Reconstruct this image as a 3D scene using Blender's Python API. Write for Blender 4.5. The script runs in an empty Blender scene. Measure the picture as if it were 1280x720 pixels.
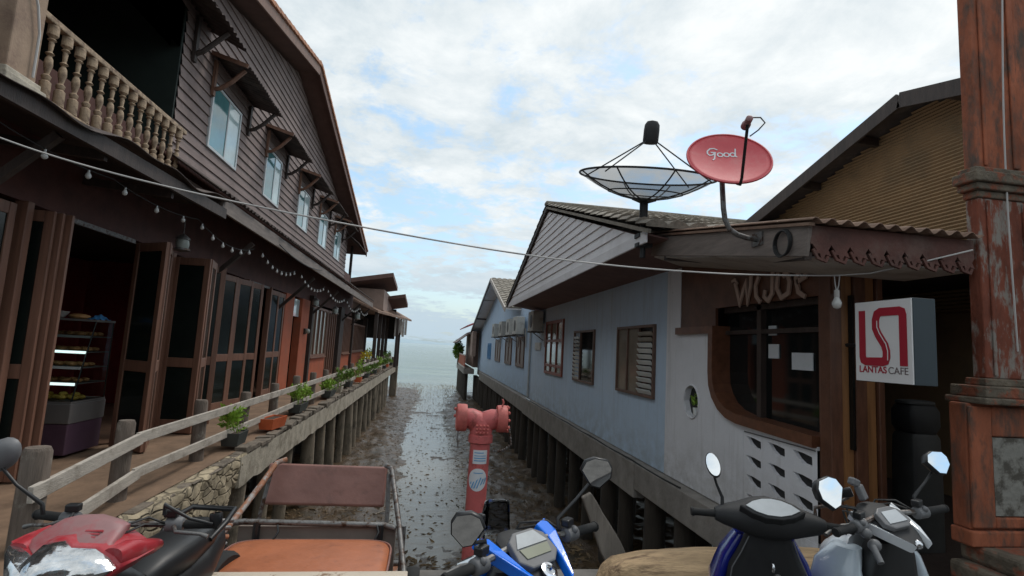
import bpy, bmesh, math, random
from mathutils import Vector, Matrix, Euler
random.seed(7)
R = math.radians
SC = bpy.context.scene
COL = SC.collection
OFF = {}

# ------------------------------------------------------------------ mesh builder
class MB:
    def __init__(s): s.v = []; s.f = []
    def add(s, vs, fs):
        n = len(s.v); s.v += [Vector(p) for p in vs]; s.f += [tuple(i + n for i in f) for f in fs]; return s
    def box(s, c, d, rot=None):
        c = Vector(c); x, y, z = d[0] / 2, d[1] / 2, d[2] / 2
        M = rot if rot is not None else Matrix.Identity(3)
        vs = [c + M @ Vector(p) for p in ((-x,-y,-z),(x,-y,-z),(x,y,-z),(-x,y,-z),(-x,-y,z),(x,-y,z),(x,y,z),(-x,y,z))]
        return s.add(vs, [(0,3,2,1),(4,5,6,7),(0,1,5,4),(1,2,6,5),(2,3,7,6),(3,0,4,7)])
    def bb(s, x0, x1, y0, y1, z0, z1):
        return s.box(((x0+x1)/2,(y0+y1)/2,(z0+z1)/2), (abs(x1-x0),abs(y1-y0),abs(z1-z0)))
    def bar(s, a, b, w, h, up=(0,0,1)):
        a, b = Vector(a), Vector(b); d = b - a; L = d.length; d.normalize()
        u = Vector(up); sd = d.cross(u)
        if sd.length < 1e-4: sd = d.cross(Vector((1,0,0)))
        sd.normalize(); u = sd.cross(d)
        M = Matrix((sd, d, u)).transposed()
        return s.box((a + b) / 2, (w, L, h), M)
    def tube(s, pts, r, n=8, cap=True):
        pts = [Vector(p) for p in pts]; m = len(pts)
        rs = r if isinstance(r, (list, tuple)) else [r] * m
        t0 = (pts[1] - pts[0]).normalized()
        up = Vector((0,0,1)) if abs(t0.z) < .9 else Vector((1,0,0))
        nrm = t0.cross(up).normalized(); vs = []
        for i in range(m):
            t = (pts[min(i+1,m-1)] - pts[max(i-1,0)]).normalized()
            nrm = (nrm - t * nrm.dot(t)).normalized(); b = t.cross(nrm)
            for k in range(n):
                a = 2 * math.pi * k / n
                vs.append(pts[i] + (nrm * math.cos(a) + b * math.sin(a)) * rs[i])
        fs = [(i*n+k, i*n+(k+1)%n, (i+1)*n+(k+1)%n, (i+1)*n+k) for i in range(m-1) for k in range(n)]
        if cap: fs += [tuple(range(n))[::-1], tuple((m-1)*n + k for k in range(n))]
        return s.add(vs, fs)
    def lathe(s, prof, o=(0,0,0), M=None, n=16):
        o = Vector(o); M = M or Matrix.Identity(3); vs = []
        for r, z in prof:
            for k in range(n):
                a = 2*math.pi*k/n; vs.append(o + M @ Vector((max(r,1e-4)*math.cos(a), max(r,1e-4)*math.sin(a), z)))
        m = len(prof)
        fs = [(i*n+k, i*n+(k+1)%n, (i+1)*n+(k+1)%n, (i+1)*n+k) for i in range(m-1) for k in range(n)]
        fs += [tuple(range(n))[::-1], tuple((m-1)*n+k for k in range(n))]
        return s.add(vs, fs)
    def prism(s, poly, o, U, V, th):
        """poly in (u,v); extruded by th along U x V"""
        o, U, V = Vector(o), Vector(U), Vector(V); N = U.cross(V).normalized() * th; n = len(poly)
        a = [o + U*p[0] + V*p[1] for p in poly]; b = [p + N for p in a]
        return s.add(a + b, [tuple(range(n))[::-1], tuple(range(n, 2*n))] + [(i,(i+1)%n,n+(i+1)%n,n+i) for i in range(n)])
    def ribbon(s, pts, w, o, U, V, th):
        """flat stroke of width w following 2-D points, laid in plane o,U,V, thickness th"""
        P = [Vector((p[0], p[1])) for p in pts]; L = []; Rr = []
        ws = w if isinstance(w, (list, tuple)) else [w]*len(P)
        for i, p in enumerate(P):
            d0 = (P[i]-P[i-1]).normalized() if i else (P[1]-P[0]).normalized()
            d1 = (P[i+1]-P[i]).normalized() if i < len(P)-1 else d0
            t = (d0+d1); t = t.normalized() if t.length > 1e-6 else d0
            nn = Vector((-t.y, t.x)); k = 1/max(.5, nn.dot(Vector((-d0.y, d0.x))))
            L.append(p + nn*ws[i]/2*k); Rr.append(p - nn*ws[i]/2*k)
        for i in range(len(P)-1):
            s.prism([L[i], L[i+1], Rr[i+1], Rr[i]][::-1], o, U, V, th)
        return s
    def loft(s, secs, cap=True, closed=True):
        n = len(secs[0]); vs = [p for q in secs for p in q]; m = len(secs)
        rng = range(n) if closed else range(n-1)
        fs = [(i*n+k, i*n+(k+1)%n, (i+1)*n+(k+1)%n, (i+1)*n+k) for i in range(m-1) for k in rng]
        if cap and closed: fs += [tuple(range(n))[::-1], tuple((m-1)*n+k for k in range(n))]
        return s.add(vs, fs)
    def grid(s, fn, nu, nv):
        vs = [fn(i/nu, j/nv) for j in range(nv+1) for i in range(nu+1)]
        fs = [(j*(nu+1)+i, j*(nu+1)+i+1, (j+1)*(nu+1)+i+1, (j+1)*(nu+1)+i) for j in range(nv) for i in range(nu)]
        return s.add(vs, fs)
    def ball(s, c, r, n=10, sq=(1,1,1)):
        c = Vector(c); m = n//2 + 1; vs = []; 
        prof = [(math.sin(math.pi*i/m)*r, -math.cos(math.pi*i/m)*r) for i in range(m+1)]
        for rr, z in prof:
            for k in range(n):
                a = 2*math.pi*k/n; vs.append(c + Vector((rr*math.cos(a)*sq[0], rr*math.sin(a)*sq[1], z*sq[2])))
        fs = [(i*n+k, i*n+(k+1)%n, (i+1)*n+(k+1)%n, (i+1)*n+k) for i in range(m) for k in range(n)]
        return s.add(vs, fs)
    def build(s, name, mat, parent=None, smooth=None, bevel=0, solid=0, loc=None, weld=False, recalc=True, sub=0, seg=2):
        o0 = Vector((0,0,0))
        if parent is not None: o0 = OFF.get(parent.name) or Vector((0,0,0))
        base = o0
        if parent is None and loc is not None: base = Vector(loc)
        me = bpy.data.meshes.new(name)
        me.from_pydata([tuple(v - base) for v in s.v], [], s.f)
        if recalc or weld:
            bm = bmesh.new(); bm.from_mesh(me)
            if weld: bmesh.ops.remove_doubles(bm, verts=bm.verts, dist=weld if weld is not True else 1e-4)
            if recalc: bmesh.ops.recalc_face_normals(bm, faces=bm.faces)
            bm.to_mesh(me); bm.free()
        if smooth is not None:
            me.shade_smooth(); me.set_sharp_from_angle(angle=R(smooth))
        o = bpy.data.objects.new(name, me); COL.objects.link(o)
        if mat: me.materials.append(mat)
        if parent is not None:
            o.parent = parent; OFF[o.name] = OFF.get(parent.name)
        else:
            o.location = base; OFF[o.name] = base
        if bevel:
            b = o.modifiers.new('bevel', 'BEVEL'); b.width = bevel; b.segments = seg; b.limit_method = 'ANGLE'
        if solid:
            b = o.modifiers.new('solid', 'SOLIDIFY'); b.thickness = solid; b.offset = 0
        if sub:
            b = o.modifiers.new('sub', 'SUBSURF'); b.levels = sub; b.render_levels = sub
        return o

def tag(o, label=None, cat=None, group=None, kind=None):
    if label: o['label'] = label
    if cat: o['category'] = cat
    if group: o['group'] = group
    if kind: o['kind'] = kind
    return o
def thing(name, label, cat, loc=(0,0,0), group=None, local=False, rot=None):
    o = bpy.data.objects.new(name, None); COL.objects.link(o); o.location = loc; o.empty_display_size = .1
    if rot is not None: o.rotation_euler = rot
    OFF[o.name] = Vector((0,0,0)) if local else Vector(loc)
    return tag(o, label, cat, group)
def copy_tree(o, parent=None):
    c = o.copy(); COL.objects.link(c)
    if parent is not None: c.parent = parent
    for ch in list(o.children): copy_tree(ch, c)
    return c
def lerp(a, b, t): return a + (b-a)*t

# ------------------------------------------------------------------ materials
def mat(name, col, rough=.7, var=.25, scale=6, bump=.0, bscale=40, metal=0, spec=.5, stretch=None, dirt=None, dscale=2, dlo=.5, dhi=.7, coat=0, dstretch=None):
    m = bpy.data.materials.new(name); m.use_nodes = True; nt = m.node_tree; N = nt.nodes; L = nt.links
    b = N['Principled BSDF']; b.inputs['Roughness'].default_value = rough; b.inputs['Metallic'].default_value = metal
    b.inputs['Specular IOR Level'].default_value = spec; b.inputs['Coat Weight'].default_value = coat
    tc = N.new('ShaderNodeTexCoord')
    def vec(st):
        if not st: return tc.outputs['Object']
        mp = N.new('ShaderNodeMapping'); mp.inputs['Scale'].default_value = st; L.new(tc.outputs['Object'], mp.inputs['Vector']); return mp.outputs['Vector']
    src = vec(stretch)
    nz = N.new('ShaderNodeTexNoise'); nz.inputs['Scale'].default_value = scale; nz.inputs['Detail'].default_value = 6; nz.inputs['Roughness'].default_value = .65
    L.new(src, nz.inputs['Vector'])
    cr = N.new('ShaderNodeValToRGB'); e = cr.color_ramp.elements
    e[0].position = .3; e[1].position = .72
    e[0].color = tuple(max(0, c*(1-var)) for c in col) + (1,); e[1].color = tuple(min(1, c*(1+var)) for c in col) + (1,)
    L.new(nz.outputs['Fac'], cr.inputs['Fac']); out = cr.outputs['Color']
    if dirt:
        n2 = N.new('ShaderNodeTexNoise'); n2.inputs['Scale'].default_value = dscale; n2.inputs['Detail'].default_value = 8; n2.inputs['Roughness'].default_value = .7
        L.new(vec(dstretch), n2.inputs['Vector'])
        mr = N.new('ShaderNodeMapRange'); mr.inputs['From Min'].default_value = dlo; mr.inputs['From Max'].default_value = dhi
        L.new(n2.outputs['Fac'], mr.inputs['Value'])
        mx = N.new('ShaderNodeMix'); mx.data_type = 'RGBA'; L.new(mr.outputs['Result'], mx.inputs['Factor'])
        L.new(out, mx.inputs['A']); mx.inputs['B'].default_value = tuple(dirt) + (1,); out = mx.outputs['Result']
    L.new(out, b.inputs['Base Color'])
    if bump:
        n3 = N.new('ShaderNodeTexNoise'); n3.inputs['Scale'].default_value = bscale; n3.inputs['Detail'].default_value = 5
        L.new(src, n3.inputs['Vector'])
        bp = N.new('ShaderNodeBump'); bp.inputs['Strength'].default_value = bump; bp.inputs['Distance'].default_value = .02
        L.new(n3.outputs['Fac'], bp.inputs['Height']); L.new(bp.outputs['Normal'], b.inputs['Normal'])
    return m
def glassy(name, col, rough=.05, spec=.6, wav=0):
    m = mat(name, col, rough, .3, 1.2, spec=spec, bump=wav, bscale=2.5)
    return m
def clear(name, tint=(1,1,1), refl=.12):
    m = bpy.data.materials.new(name); m.use_nodes = True; nt = m.node_tree; N = nt.nodes; L = nt.links
    for n in list(N): N.remove(n)
    o = N.new('ShaderNodeOutputMaterial'); t = N.new('ShaderNodeBsdfTransparent'); t.inputs['Color'].default_value = tint + (1,)
    g = N.new('ShaderNodeBsdfGlossy'); g.inputs['Roughness'].default_value = .04
    fr = N.new('ShaderNodeFresnel'); fr.inputs['IOR'].default_value = 1.45
    mx = N.new('ShaderNodeMixShader'); L.new(fr.outputs[0], mx.inputs[0]); L.new(t.outputs[0], mx.inputs[1]); L.new(g.outputs[0], mx.inputs[2])
    L.new(mx.outputs[0], o.inputs['Surface']); return m
def planks(name, col, axis, width, var=.3, rough=.75, gap=.06):
    """boards of a given width across one object axis, each a little different"""
    m = mat(name, col, rough, var, 3, bump=.25, bscale=30); nt = m.node_tree; N = nt.nodes; L = nt.links
    b = N['Principled BSDF']; old = b.inputs['Base Color'].links[0].from_socket
    tc = N['Texture Coordinate']; sp = N.new('ShaderNodeSeparateXYZ'); L.new(tc.outputs['Object'], sp.inputs[0])
    dv = N.new('ShaderNodeMath'); dv.operation = 'DIVIDE'; L.new(sp.outputs[axis], dv.inputs[0]); dv.inputs[1].default_value = width
    fl = N.new('ShaderNodeMath'); fl.operation = 'FLOOR'; L.new(dv.outputs[0], fl.inputs[0])
    wn = N.new('ShaderNodeTexWhiteNoise'); wn.noise_dimensions = '1D'; L.new(fl.outputs[0], wn.inputs['W'])
    fr = N.new('ShaderNodeMath'); fr.operation = 'FRACT'; L.new(dv.outputs[0], fr.inputs[0])
    gp = N.new('ShaderNodeMath'); gp.operation = 'GREATER_THAN'; L.new(fr.outputs[0], gp.inputs[0]); gp.inputs[1].default_value = gap
    mr = N.new('ShaderNodeMapRange'); L.new(wn.outputs['Value'], mr.inputs['Value']); mr.inputs['To Min'].default_value = 1-var; mr.inputs['To Max'].default_value = 1+var
    mu = N.new('ShaderNodeMath'); mu.operation = 'MULTIPLY'; L.new(mr.outputs[0], mu.inputs[0]); L.new(gp.outputs[0], mu.inputs[1])
    ad = N.new('ShaderNodeMath'); ad.operation = 'MAXIMUM'; L.new(mu.outputs[0], ad.inputs[0]); ad.inputs[1].default_value = .25
    hs = N.new('ShaderNodeHueSaturation'); L.new(old, hs.inputs['Color']); L.new(ad.outputs[0], hs.inputs['Value']); L.new(hs.outputs[0], b.inputs['Base Color'])
    return m

def stained(name, col, grime, pale):
    """painted plaster with rain streaks, damp patches along the foot and a few paler repairs"""
    m = mat(name, col, .88, .05, 2.5, bump=.12, bscale=35); nt = m.node_tree; N = nt.nodes; L = nt.links; b = N['Principled BSDF']
    tc = N['Texture Coordinate']; out = b.inputs['Base Color'].links[0].from_socket
    def layer(st, scale, lo, hi, colr, out, amt=1, zfade=None):
        mp = N.new('ShaderNodeMapping'); mp.inputs['Scale'].default_value = st; L.new(tc.outputs['Object'], mp.inputs['Vector'])
        n = N.new('ShaderNodeTexNoise'); n.inputs['Scale'].default_value = scale; n.inputs['Detail'].default_value = 8; n.inputs['Roughness'].default_value = .7; L.new(mp.outputs[0], n.inputs['Vector'])
        r = N.new('ShaderNodeMapRange'); r.inputs['From Min'].default_value = lo; r.inputs['From Max'].default_value = hi; r.inputs['To Max'].default_value = amt; L.new(n.outputs['Fac'], r.inputs['Value']); f = r.outputs[0]
        if zfade:
            s = N.new('ShaderNodeSeparateXYZ'); L.new(tc.outputs['Object'], s.inputs[0]); r2 = N.new('ShaderNodeMapRange'); r2.inputs['From Min'].default_value = zfade[0]; r2.inputs['From Max'].default_value = zfade[1]; L.new(s.outputs['Z'], r2.inputs['Value'])
            mu = N.new('ShaderNodeMath'); mu.operation = 'MULTIPLY'; L.new(f, mu.inputs[0]); L.new(r2.outputs[0], mu.inputs[1]); f = mu.outputs[0]
        x = N.new('ShaderNodeMix'); x.data_type = 'RGBA'; L.new(f, x.inputs['Factor']); L.new(out, x.inputs['A']); x.inputs['B'].default_value = tuple(colr) + (1,); return x.outputs['Result']
    out = layer((1,1,1), .7, .5, .75, pale, out, .5)
    out = layer((1,5,.35), 1.6, .52, .74, grime, out, .55)
    out = layer((1,1.5,2), 2.2, .36, .62, grime, out, .85, (.75, -.05))
    out = layer((1,1,1), 9, .66, .72, grime, out, .7)
    L.new(out, b.inputs['Base Color']); return m
M = {}
M['siding'] = mat('siding_paint', (.21,.155,.14), .75, .22, 3, bump=.15, bscale=25, stretch=(1,.3,4), dirt=(.12,.085,.075), dscale=1.2)
M['siding_grey'] = mat('grey_siding_paint', (.82,.80,.815), .7, .05, 4, bump=.08, dirt=(.70,.68,.69), dscale=1.2, stretch=(1,.3,3))
M['darkwood'] = mat('dark_wood', (.05,.034,.028), .65, .4, 4, bump=.3, bscale=30, stretch=(3,3,.5))
M['brownwood'] = mat('brown_wood', (.19,.095,.06), .55, .3, 4, bump=.2, bscale=30, stretch=(4,4,.4))
M['doorwood'] = mat('door_wood', (.21,.105,.07), .5, .25, 4, bump=.15, bscale=30, stretch=(5,5,.3))
M['redband'] = mat('dark_red_board', (.10,.035,.025), .7, .35, 3, bump=.1)
M['orange'] = mat('orange_paint', (.40,.10,.045), .75, .18, 3, bump=.1, dirt=(.25,.09,.05), dscale=1.5)
M['soffit'] = mat('soffit_brown', (.13,.07,.055), .8, .2, 3)
M['soffit_pink'] = mat('soffit_maroon', (.17,.095,.085), .8, .2, 3)
M['corr'] = mat('corrugated_roof', (.075,.055,.05), .8, .4, 3, dirt=(.15,.12,.10), dscale=2, bump=.2)
M['corr_rust'] = mat('rusty_corrugated', (.24,.15,.105), .75, .4, 4, dirt=(.12,.05,.03), dscale=3, bump=.2)
M['fascia_grey'] = mat('weathered_fascia', (.20,.165,.145), .8, .3, 4, bump=.2, stretch=(3,.4,3))
M['tile_orange'] = mat('orange_tile', (.48,.22,.12), .75, .25, 5, bump=.2, dirt=(.25,.13,.09), dscale=3)
M['tile_grey'] = mat('grey_roof_tile', (.30,.265,.22), .85, .3, 5, bump=.3, dirt=(.13,.12,.10), dscale=3)
M['floor_in'] = mat('brown_floor', (.17,.095,.06), .6, .3, 3)
M['deck'] = mat('deck_concrete', (.22,.14,.088), .8, .3, 3, bump=.25, bscale=20, dirt=(.13,.08,.05), dscale=2, stretch=(1,.6,1))
M['concrete'] = mat('concrete', (.46,.41,.33), .9, .3, 4, bump=.5, bscale=25, dirt=(.18,.15,.11), dscale=2.5)
M['concrete_d'] = mat('grey_concrete_beam', (.27,.245,.22), .9, .25, 3, bump=.3, bscale=20, dirt=(.17,.155,.13), dscale=1.6)
M['stone'] = mat('yellow_stone', (.46,.37,.22), .9, .4, 5, bump=.8, bscale=14, dirt=(.16,.13,.09), dscale=4)
M['stone_d'] = mat('dark_stone', (.17,.14,.11), .95, .5, 6, bump=.8, bscale=18)
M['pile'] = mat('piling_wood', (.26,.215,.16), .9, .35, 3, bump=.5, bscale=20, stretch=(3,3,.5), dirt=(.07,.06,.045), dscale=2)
M['pile_shade'] = mat('shaded_piling', (.05,.04,.031), .9, .35, 3, bump=.5, bscale=20, stretch=(3,3,.5))  # darker copy of the piling wood, deep shade put into its colour
M['post'] = mat('weathered_post', (.17,.135,.11), .9, .4, 4, bump=.5, bscale=25, stretch=(4,4,.5), dirt=(.33,.31,.26), dscale=3, dlo=.56, dhi=.68)
M['railwood'] = mat('pale_rail', (.50,.45,.39), .85, .22, 5, bump=.4, bscale=30, stretch=(5,.6,5), dirt=(.24,.2,.16), dscale=3)
M['baluster'] = mat('baluster_paint', (.38,.275,.18), .75, .35, 9, bump=.3, dirt=(.13,.08,.05), dscale=10, dlo=.47, dhi=.64)
M['plaster'] = mat('beige_plaster', (.36,.255,.18), .9, .2, 3, bump=.2, dirt=(.2,.13,.1), dscale=2)
M['blue'] = stained('blue_wall', (.53,.65,.79), (.36,.41,.45), (.66,.73,.80))
M['blue2'] = stained('far_blue_wall', (.47,.61,.78), (.33,.40,.46), (.58,.66,.74))
M['white'] = stained('white_wall', (.78,.775,.80), (.45,.43,.41), (.82,.82,.83))
M['white_s'] = mat('white_slat', (.78,.80,.78), .5, .05)
M['cream'] = mat('cream_board', (.50,.46,.42), .8, .15, 3, dirt=(.3,.24,.2), dscale=2)
M['redfret'] = mat('red_fretwork', (.115,.045,.034), .75, .35, 5, bump=.2, dirt=(.16,.10,.08), dscale=3)
M['teak'] = mat('golden_teak', (.30,.14,.055), .45, .3, 4, bump=.15, stretch=(6,6,.4))
M['teak_d'] = mat('reddish_teak', (.12,.05,.028), .45, .35, 4, bump=.15, stretch=(5,1,1))
M['teak_t'] = mat('trim_teak', (.15,.06,.032), .4, .3, 4, bump=.15, stretch=(3,3,3))
M['glass_d'] = glassy('dark_glass', (.008,.010,.010), .05, .4)
M['glass_door'] = glassy('door_glass', (.012,.017,.015), .16, .32)
M['curtain_glass'] = glassy('curtained_glass', (.10,.24,.25), .06, .9, wav=.05)
M['curtain_pale'] = glassy('pale_curtained_glass', (.48,.60,.60), .08, .9)
M['beigeglass'] = glassy('beige_curtain_glass', (.23,.20,.16), .1, .5)
M['alu'] = mat('pale_frame', (.5,.52,.52), .4, .08)
M['brownframe'] = mat('brown_frame', (.15,.085,.06), .55, .25, 5)
M['redframe'] = mat('red_brown_frame', (.25,.07,.045), .5, .25, 5)
M['black'] = mat('black_plastic', (.018,.018,.019), .4, .2, 8)
M['blackmat'] = mat('matt_black_plastic', (.022,.022,.023), .65, .2, 10, bump=.05, bscale=200)
M['rubber'] = mat('rubber', (.015,.015,.015), .8, .2, 10)
M['greyplas'] = mat('grey_plastic', (.16,.16,.165), .5, .1, 8)
M['chrome'] = mat('chrome', (.75,.76,.78), .12, .04, 5, metal=1)
M['steel'] = mat('steel', (.20,.195,.19), .5, .3, 8, metal=.6, bump=.2, dirt=(.07,.035,.02), dscale=14, dlo=.5, dhi=.62)
M['rust'] = mat('rusty_steel', (.30,.13,.07), .75, .4, 12, bump=.3, dirt=(.35,.33,.31), dscale=10, dlo=.5, dhi=.6)
M['mirror'] = mat('mirror_glass', (.92,.94,.95), .02, .02, 3, metal=1)
M['bluepaint'] = mat('blue_gloss_paint', (.004,.19,.92), .18, .08, 4, coat=.6)
M['darkblue'] = mat('dark_blue_gloss', (.006,.015,.22), .2, .1, 4, coat=.6)
M['silverpaint'] = mat('silver_gloss_paint', (.50,.57,.63), .22, .08, 4, coat=.6)
M['whitepaint'] = mat('white_gloss_paint', (.78,.80,.82), .25, .04, 4, coat=.5)
M['redpaint'] = mat('faded_red_paint', (.40,.03,.04), .35, .15, 5, coat=.15, dirt=(.40,.14,.15), dscale=7, dlo=.5, dhi=.7)
M['redfade'] = mat('sun_bleached_red', (.32,.175,.175), .5, .15, 6, dirt=(.36,.07,.08), dscale=6, dlo=.5, dhi=.68)
M['lens'] = mat('headlight_reflector', (.72,.74,.76), .14, .45, 11, metal=.95, bump=.5, bscale=8)
M['led'] = mat('lit_shelf_lamp', (.8,.9,.88), .4, .02, 3); M['led'].node_tree.nodes['Principled BSDF'].inputs['Emission Color'].default_value = (.75,.95,.92,1); M['led'].node_tree.nodes['Principled BSDF'].inputs['Emission Strength'].default_value = .9
M['lcd'] = mat('lcd_screen', (.25,.26,.19), .3, .08, 6)
M['gauge'] = mat('gauge_face', (.50,.52,.53), .18, .12, 7)
M['hydrant'] = mat('hydrant_red', (.50,.11,.105), .5, .13, 6, bump=.12, bscale=30, dirt=(.24,.055,.045), dscale=11, dlo=.56, dhi=.68)
M['hydrant_cap'] = mat('hydrant_cap_red', (.52,.125,.105), .55, .15, 6, bump=.15, bscale=30, dirt=(.30,.07,.06), dscale=8)
M['sticker'] = mat('white_sticker', (.62,.64,.66), .5, .06, 9)
M['stickerblue'] = mat('blue_print', (.12,.32,.55), .5, .05)
M['vinyl_o'] = mat('orange_vinyl', (.43,.14,.06), .45, .15, 4, bump=.4, bscale=8, dirt=(.27,.09,.045), dscale=5, dlo=.56, dhi=.74)
M['vinyl_b'] = mat('faded_brown_vinyl', (.27,.13,.105), .5, .18, 3, bump=.35, bscale=9, dirt=(.16,.08,.065), dscale=5, dlo=.56, dhi=.72)
M['vinyl_g'] = mat('grey_panel', (.22,.18,.155), .7, .2, 4)
M['creampaint'] = mat('worn_cream_paint', (.58,.50,.40), .7, .12, 5, dirt=(.25,.15,.09), dscale=8, dlo=.58, dhi=.66)
M['log'] = mat('log_wood', (.50,.34,.195), .85, .4, 3.5, bump=.9, bscale=14, stretch=(.5,3,3), dirt=(.16,.10,.06), dscale=3, dlo=.52, dhi=.66, dstretch=(.6,4,4))
M['greyplank'] = mat('grey_driftwood', (.20,.175,.15), .9, .3, 4, bump=.5, bscale=20, stretch=(3,3,.5))
M['mesh_dish'] = None
M['dishframe'] = mat('dish_frame', (.02,.021,.022), .6, .2, 8)
M['reddish'] = mat('red_dish_paint', (.58,.075,.09), .6, .08, 3, dirt=(.56,.16,.16), dscale=3)
M['ac'] = mat('ac_casing', (.52,.52,.49), .6, .08, 5, dirt=(.30,.28,.24), dscale=4)
M['ac_grill'] = mat('ac_grille', (.07,.07,.07), .6, .1, 5)
M['sign_face'] = mat('sign_face', (.72,.70,.69), .5, .03, 3)
M['sign_side'] = mat('sign_side', (.03,.045,.055), .5, .08, 4)
M['sign_red'] = mat('sign_red', (.36,.012,.03), .5, .05, 4)
M['sign_grey'] = mat('sign_grey', (.16,.12,.12), .5, .05, 4)
M['letters'] = mat('pale_letters', (.42,.29,.23), .6, .15, 6)
M['pillar'] = mat('peeling_red_paint', (.31,.095,.046), .9, .45, 4, bump=.7, bscale=18, dirt=(.095,.065,.05), dscale=4.5, dlo=.47, dhi=.64, stretch=(1,1,.5), dstretch=(1.6,1.6,.6))
M['pillar_w'] = mat('flaking_lower_shaft', (.20,.055,.03), .9, .45, 5, bump=.9, bscale=18, dirt=(.27,.24,.21), dscale=5, dlo=.50, dhi=.58, stretch=(1,1,.5), dstretch=(1.6,1.6,.5))
M['pillar_moss'] = mat('mossy_moulding', (.14,.115,.085), .95, .5, 7, bump=1, bscale=20, dirt=(.24,.075,.04), dscale=6, dlo=.5, dhi=.6)
M['pillar_panel'] = mat('stained_grey_panel', (.30,.29,.26), .95, .3, 6, bump=.7, bscale=15, dirt=(.10,.09,.075), dscale=6, dlo=.47, dhi=.6)
M['browncorr'] = mat('brown_corrugated', (.32,.205,.11), .65, .12, 3, dirt=(.20,.145,.09), dscale=1.1, dlo=.5, dhi=.75)
M['cable'] = mat('pale_cable', (.50,.48,.46), .6, .05)
M['cable_d'] = mat('black_cable', (.02,.02,.02), .6, .1)
M['bulb'] = mat('bulb_glass', (.55,.55,.53), .2, .05)
M['leaf'] = mat('leaf', (.26,.42,.05), .55, .5, 9)
M['leaf_d'] = mat('dark_leaf', (.14,.25,.035), .55, .5, 9)
M['soil'] = mat('soil', (.06,.04,.028), .95, .4, 20, bump=.6)
M['pot_dark'] = mat('dark_planter', (.05,.055,.05), .7, .25, 6)
M['pot_orange'] = mat('terracotta_planter', (.60,.13,.045), .6, .15, 6)
M['bread'] = mat('bread_crust', (.42,.21,.08), .6, .4, 14, bump=.3)
M['bread_y'] = mat('yellow_cake', (.62,.42,.08), .6, .25, 14, bump=.2)
M['case'] = mat('case_grey', (.16,.15,.145), .5, .1, 5)
M['case_p'] = mat('case_purple', (.10,.055,.085), .5, .15, 5)
M['clear'] = clear('case_glass', (.92,.96,.95))
M['smoke'] = clear('smoked_glass', (.45,.45,.46))
M['chair_o'] = mat('orange_chair', (.46,.17,.05), .5, .15, 5)
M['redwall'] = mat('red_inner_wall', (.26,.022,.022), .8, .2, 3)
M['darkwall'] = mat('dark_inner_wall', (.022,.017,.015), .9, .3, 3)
M['lantern'] = mat('lantern_glass', (.30,.33,.30), .3, .2, 5)
M['wicker'] = mat('grey_fibreglass', (.045,.046,.045), .6, .25, 4)
M['street'] = mat('street_asphalt', (.10,.095,.09), .9, .3, 9, bump=.3, bscale=80)
M['hutwood'] = mat('pale_brown_board', (.30,.21,.17), .8, .2, 3)
M['green_dark'] = mat('dark_green_wall', (.010,.018,.014), .8, .3, 3)
M['redroof'] = mat('red_metal_roof', (.52,.12,.14), .6, .12, 4)
M['tarp_b'] = mat('blue_cloth', (.05,.20,.42), .7, .2, 4)
M['stick'] = mat('driftwood_stick', (.30,.26,.21), .9, .4, 6)
def mesh_mat():
    m = mat('dish_mesh', (.03,.031,.033), .6, .2, 8); nt = m.node_tree; N = nt.nodes; L = nt.links
    b = N['Principled BSDF']; o = N['Material Output']; t = N.new('ShaderNodeBsdfTransparent'); mx = N.new('ShaderNodeMixShader')
    mx.inputs[0].default_value = .55; L.new(t.outputs[0], mx.inputs[1]); L.new(b.outputs[0], mx.inputs[2]); L.new(mx.outputs[0], o.inputs['Surface']); return m
M['mesh_dish'] = mesh_mat()
def rubble():
    m = mat('rubble_stone', (.40,.33,.225), .92, .5, 3, bump=.4, bscale=25, dirt=(.24,.20,.14), dscale=2.2); nt = m.node_tree; N = nt.nodes; L = nt.links; b = N['Principled BSDF']
    tc = N['Texture Coordinate']; v = N.new('ShaderNodeTexVoronoi'); v.feature = 'DISTANCE_TO_EDGE'; v.inputs['Scale'].default_value = 6.2
    nz = N.new('ShaderNodeTexNoise'); nz.inputs['Scale'].default_value = 3; mx = N.new('ShaderNodeMix'); mx.data_type = 'RGBA'; mx.inputs['Factor'].default_value = .14
    mp = N.new('ShaderNodeMapping'); mp.inputs['Scale'].default_value = (1,.75,1.5); L.new(tc.outputs['Object'], mp.inputs['Vector']); L.new(tc.outputs['Object'], nz.inputs['Vector']); L.new(mp.outputs[0], mx.inputs['A']); L.new(nz.outputs['Color'], mx.inputs['B']); L.new(mx.outputs['Result'], v.inputs['Vector'])
    r = N.new('ShaderNodeMapRange'); r.inputs['From Max'].default_value = .022; L.new(v.outputs['Distance'], r.inputs['Value'])
    c = N.new('ShaderNodeMix'); c.data_type = 'RGBA'; L.new(r.outputs[0], c.inputs['Factor']); c.inputs['A'].default_value = (.17,.14,.10,1); L.new(b.inputs['Base Color'].links[0].from_socket, c.inputs['B']); L.new(c.outputs['Result'], b.inputs['Base Color'])
    r2 = N.new('ShaderNodeMapRange'); r2.inputs['From Max'].default_value = .10; L.new(v.outputs['Distance'], r2.inputs['Value'])
    bp = N.new('ShaderNodeBump'); bp.inputs['Strength'].default_value = .9; bp.inputs['Distance'].default_value = .04; L.new(r2.outputs[0], bp.inputs['Height']); L.new(b.inputs['Normal'].links[0].from_socket, bp.inputs['Normal']); L.new(bp.outputs[0], b.inputs['Normal'])
    return m
M['rubble'] = rubble()

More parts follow.
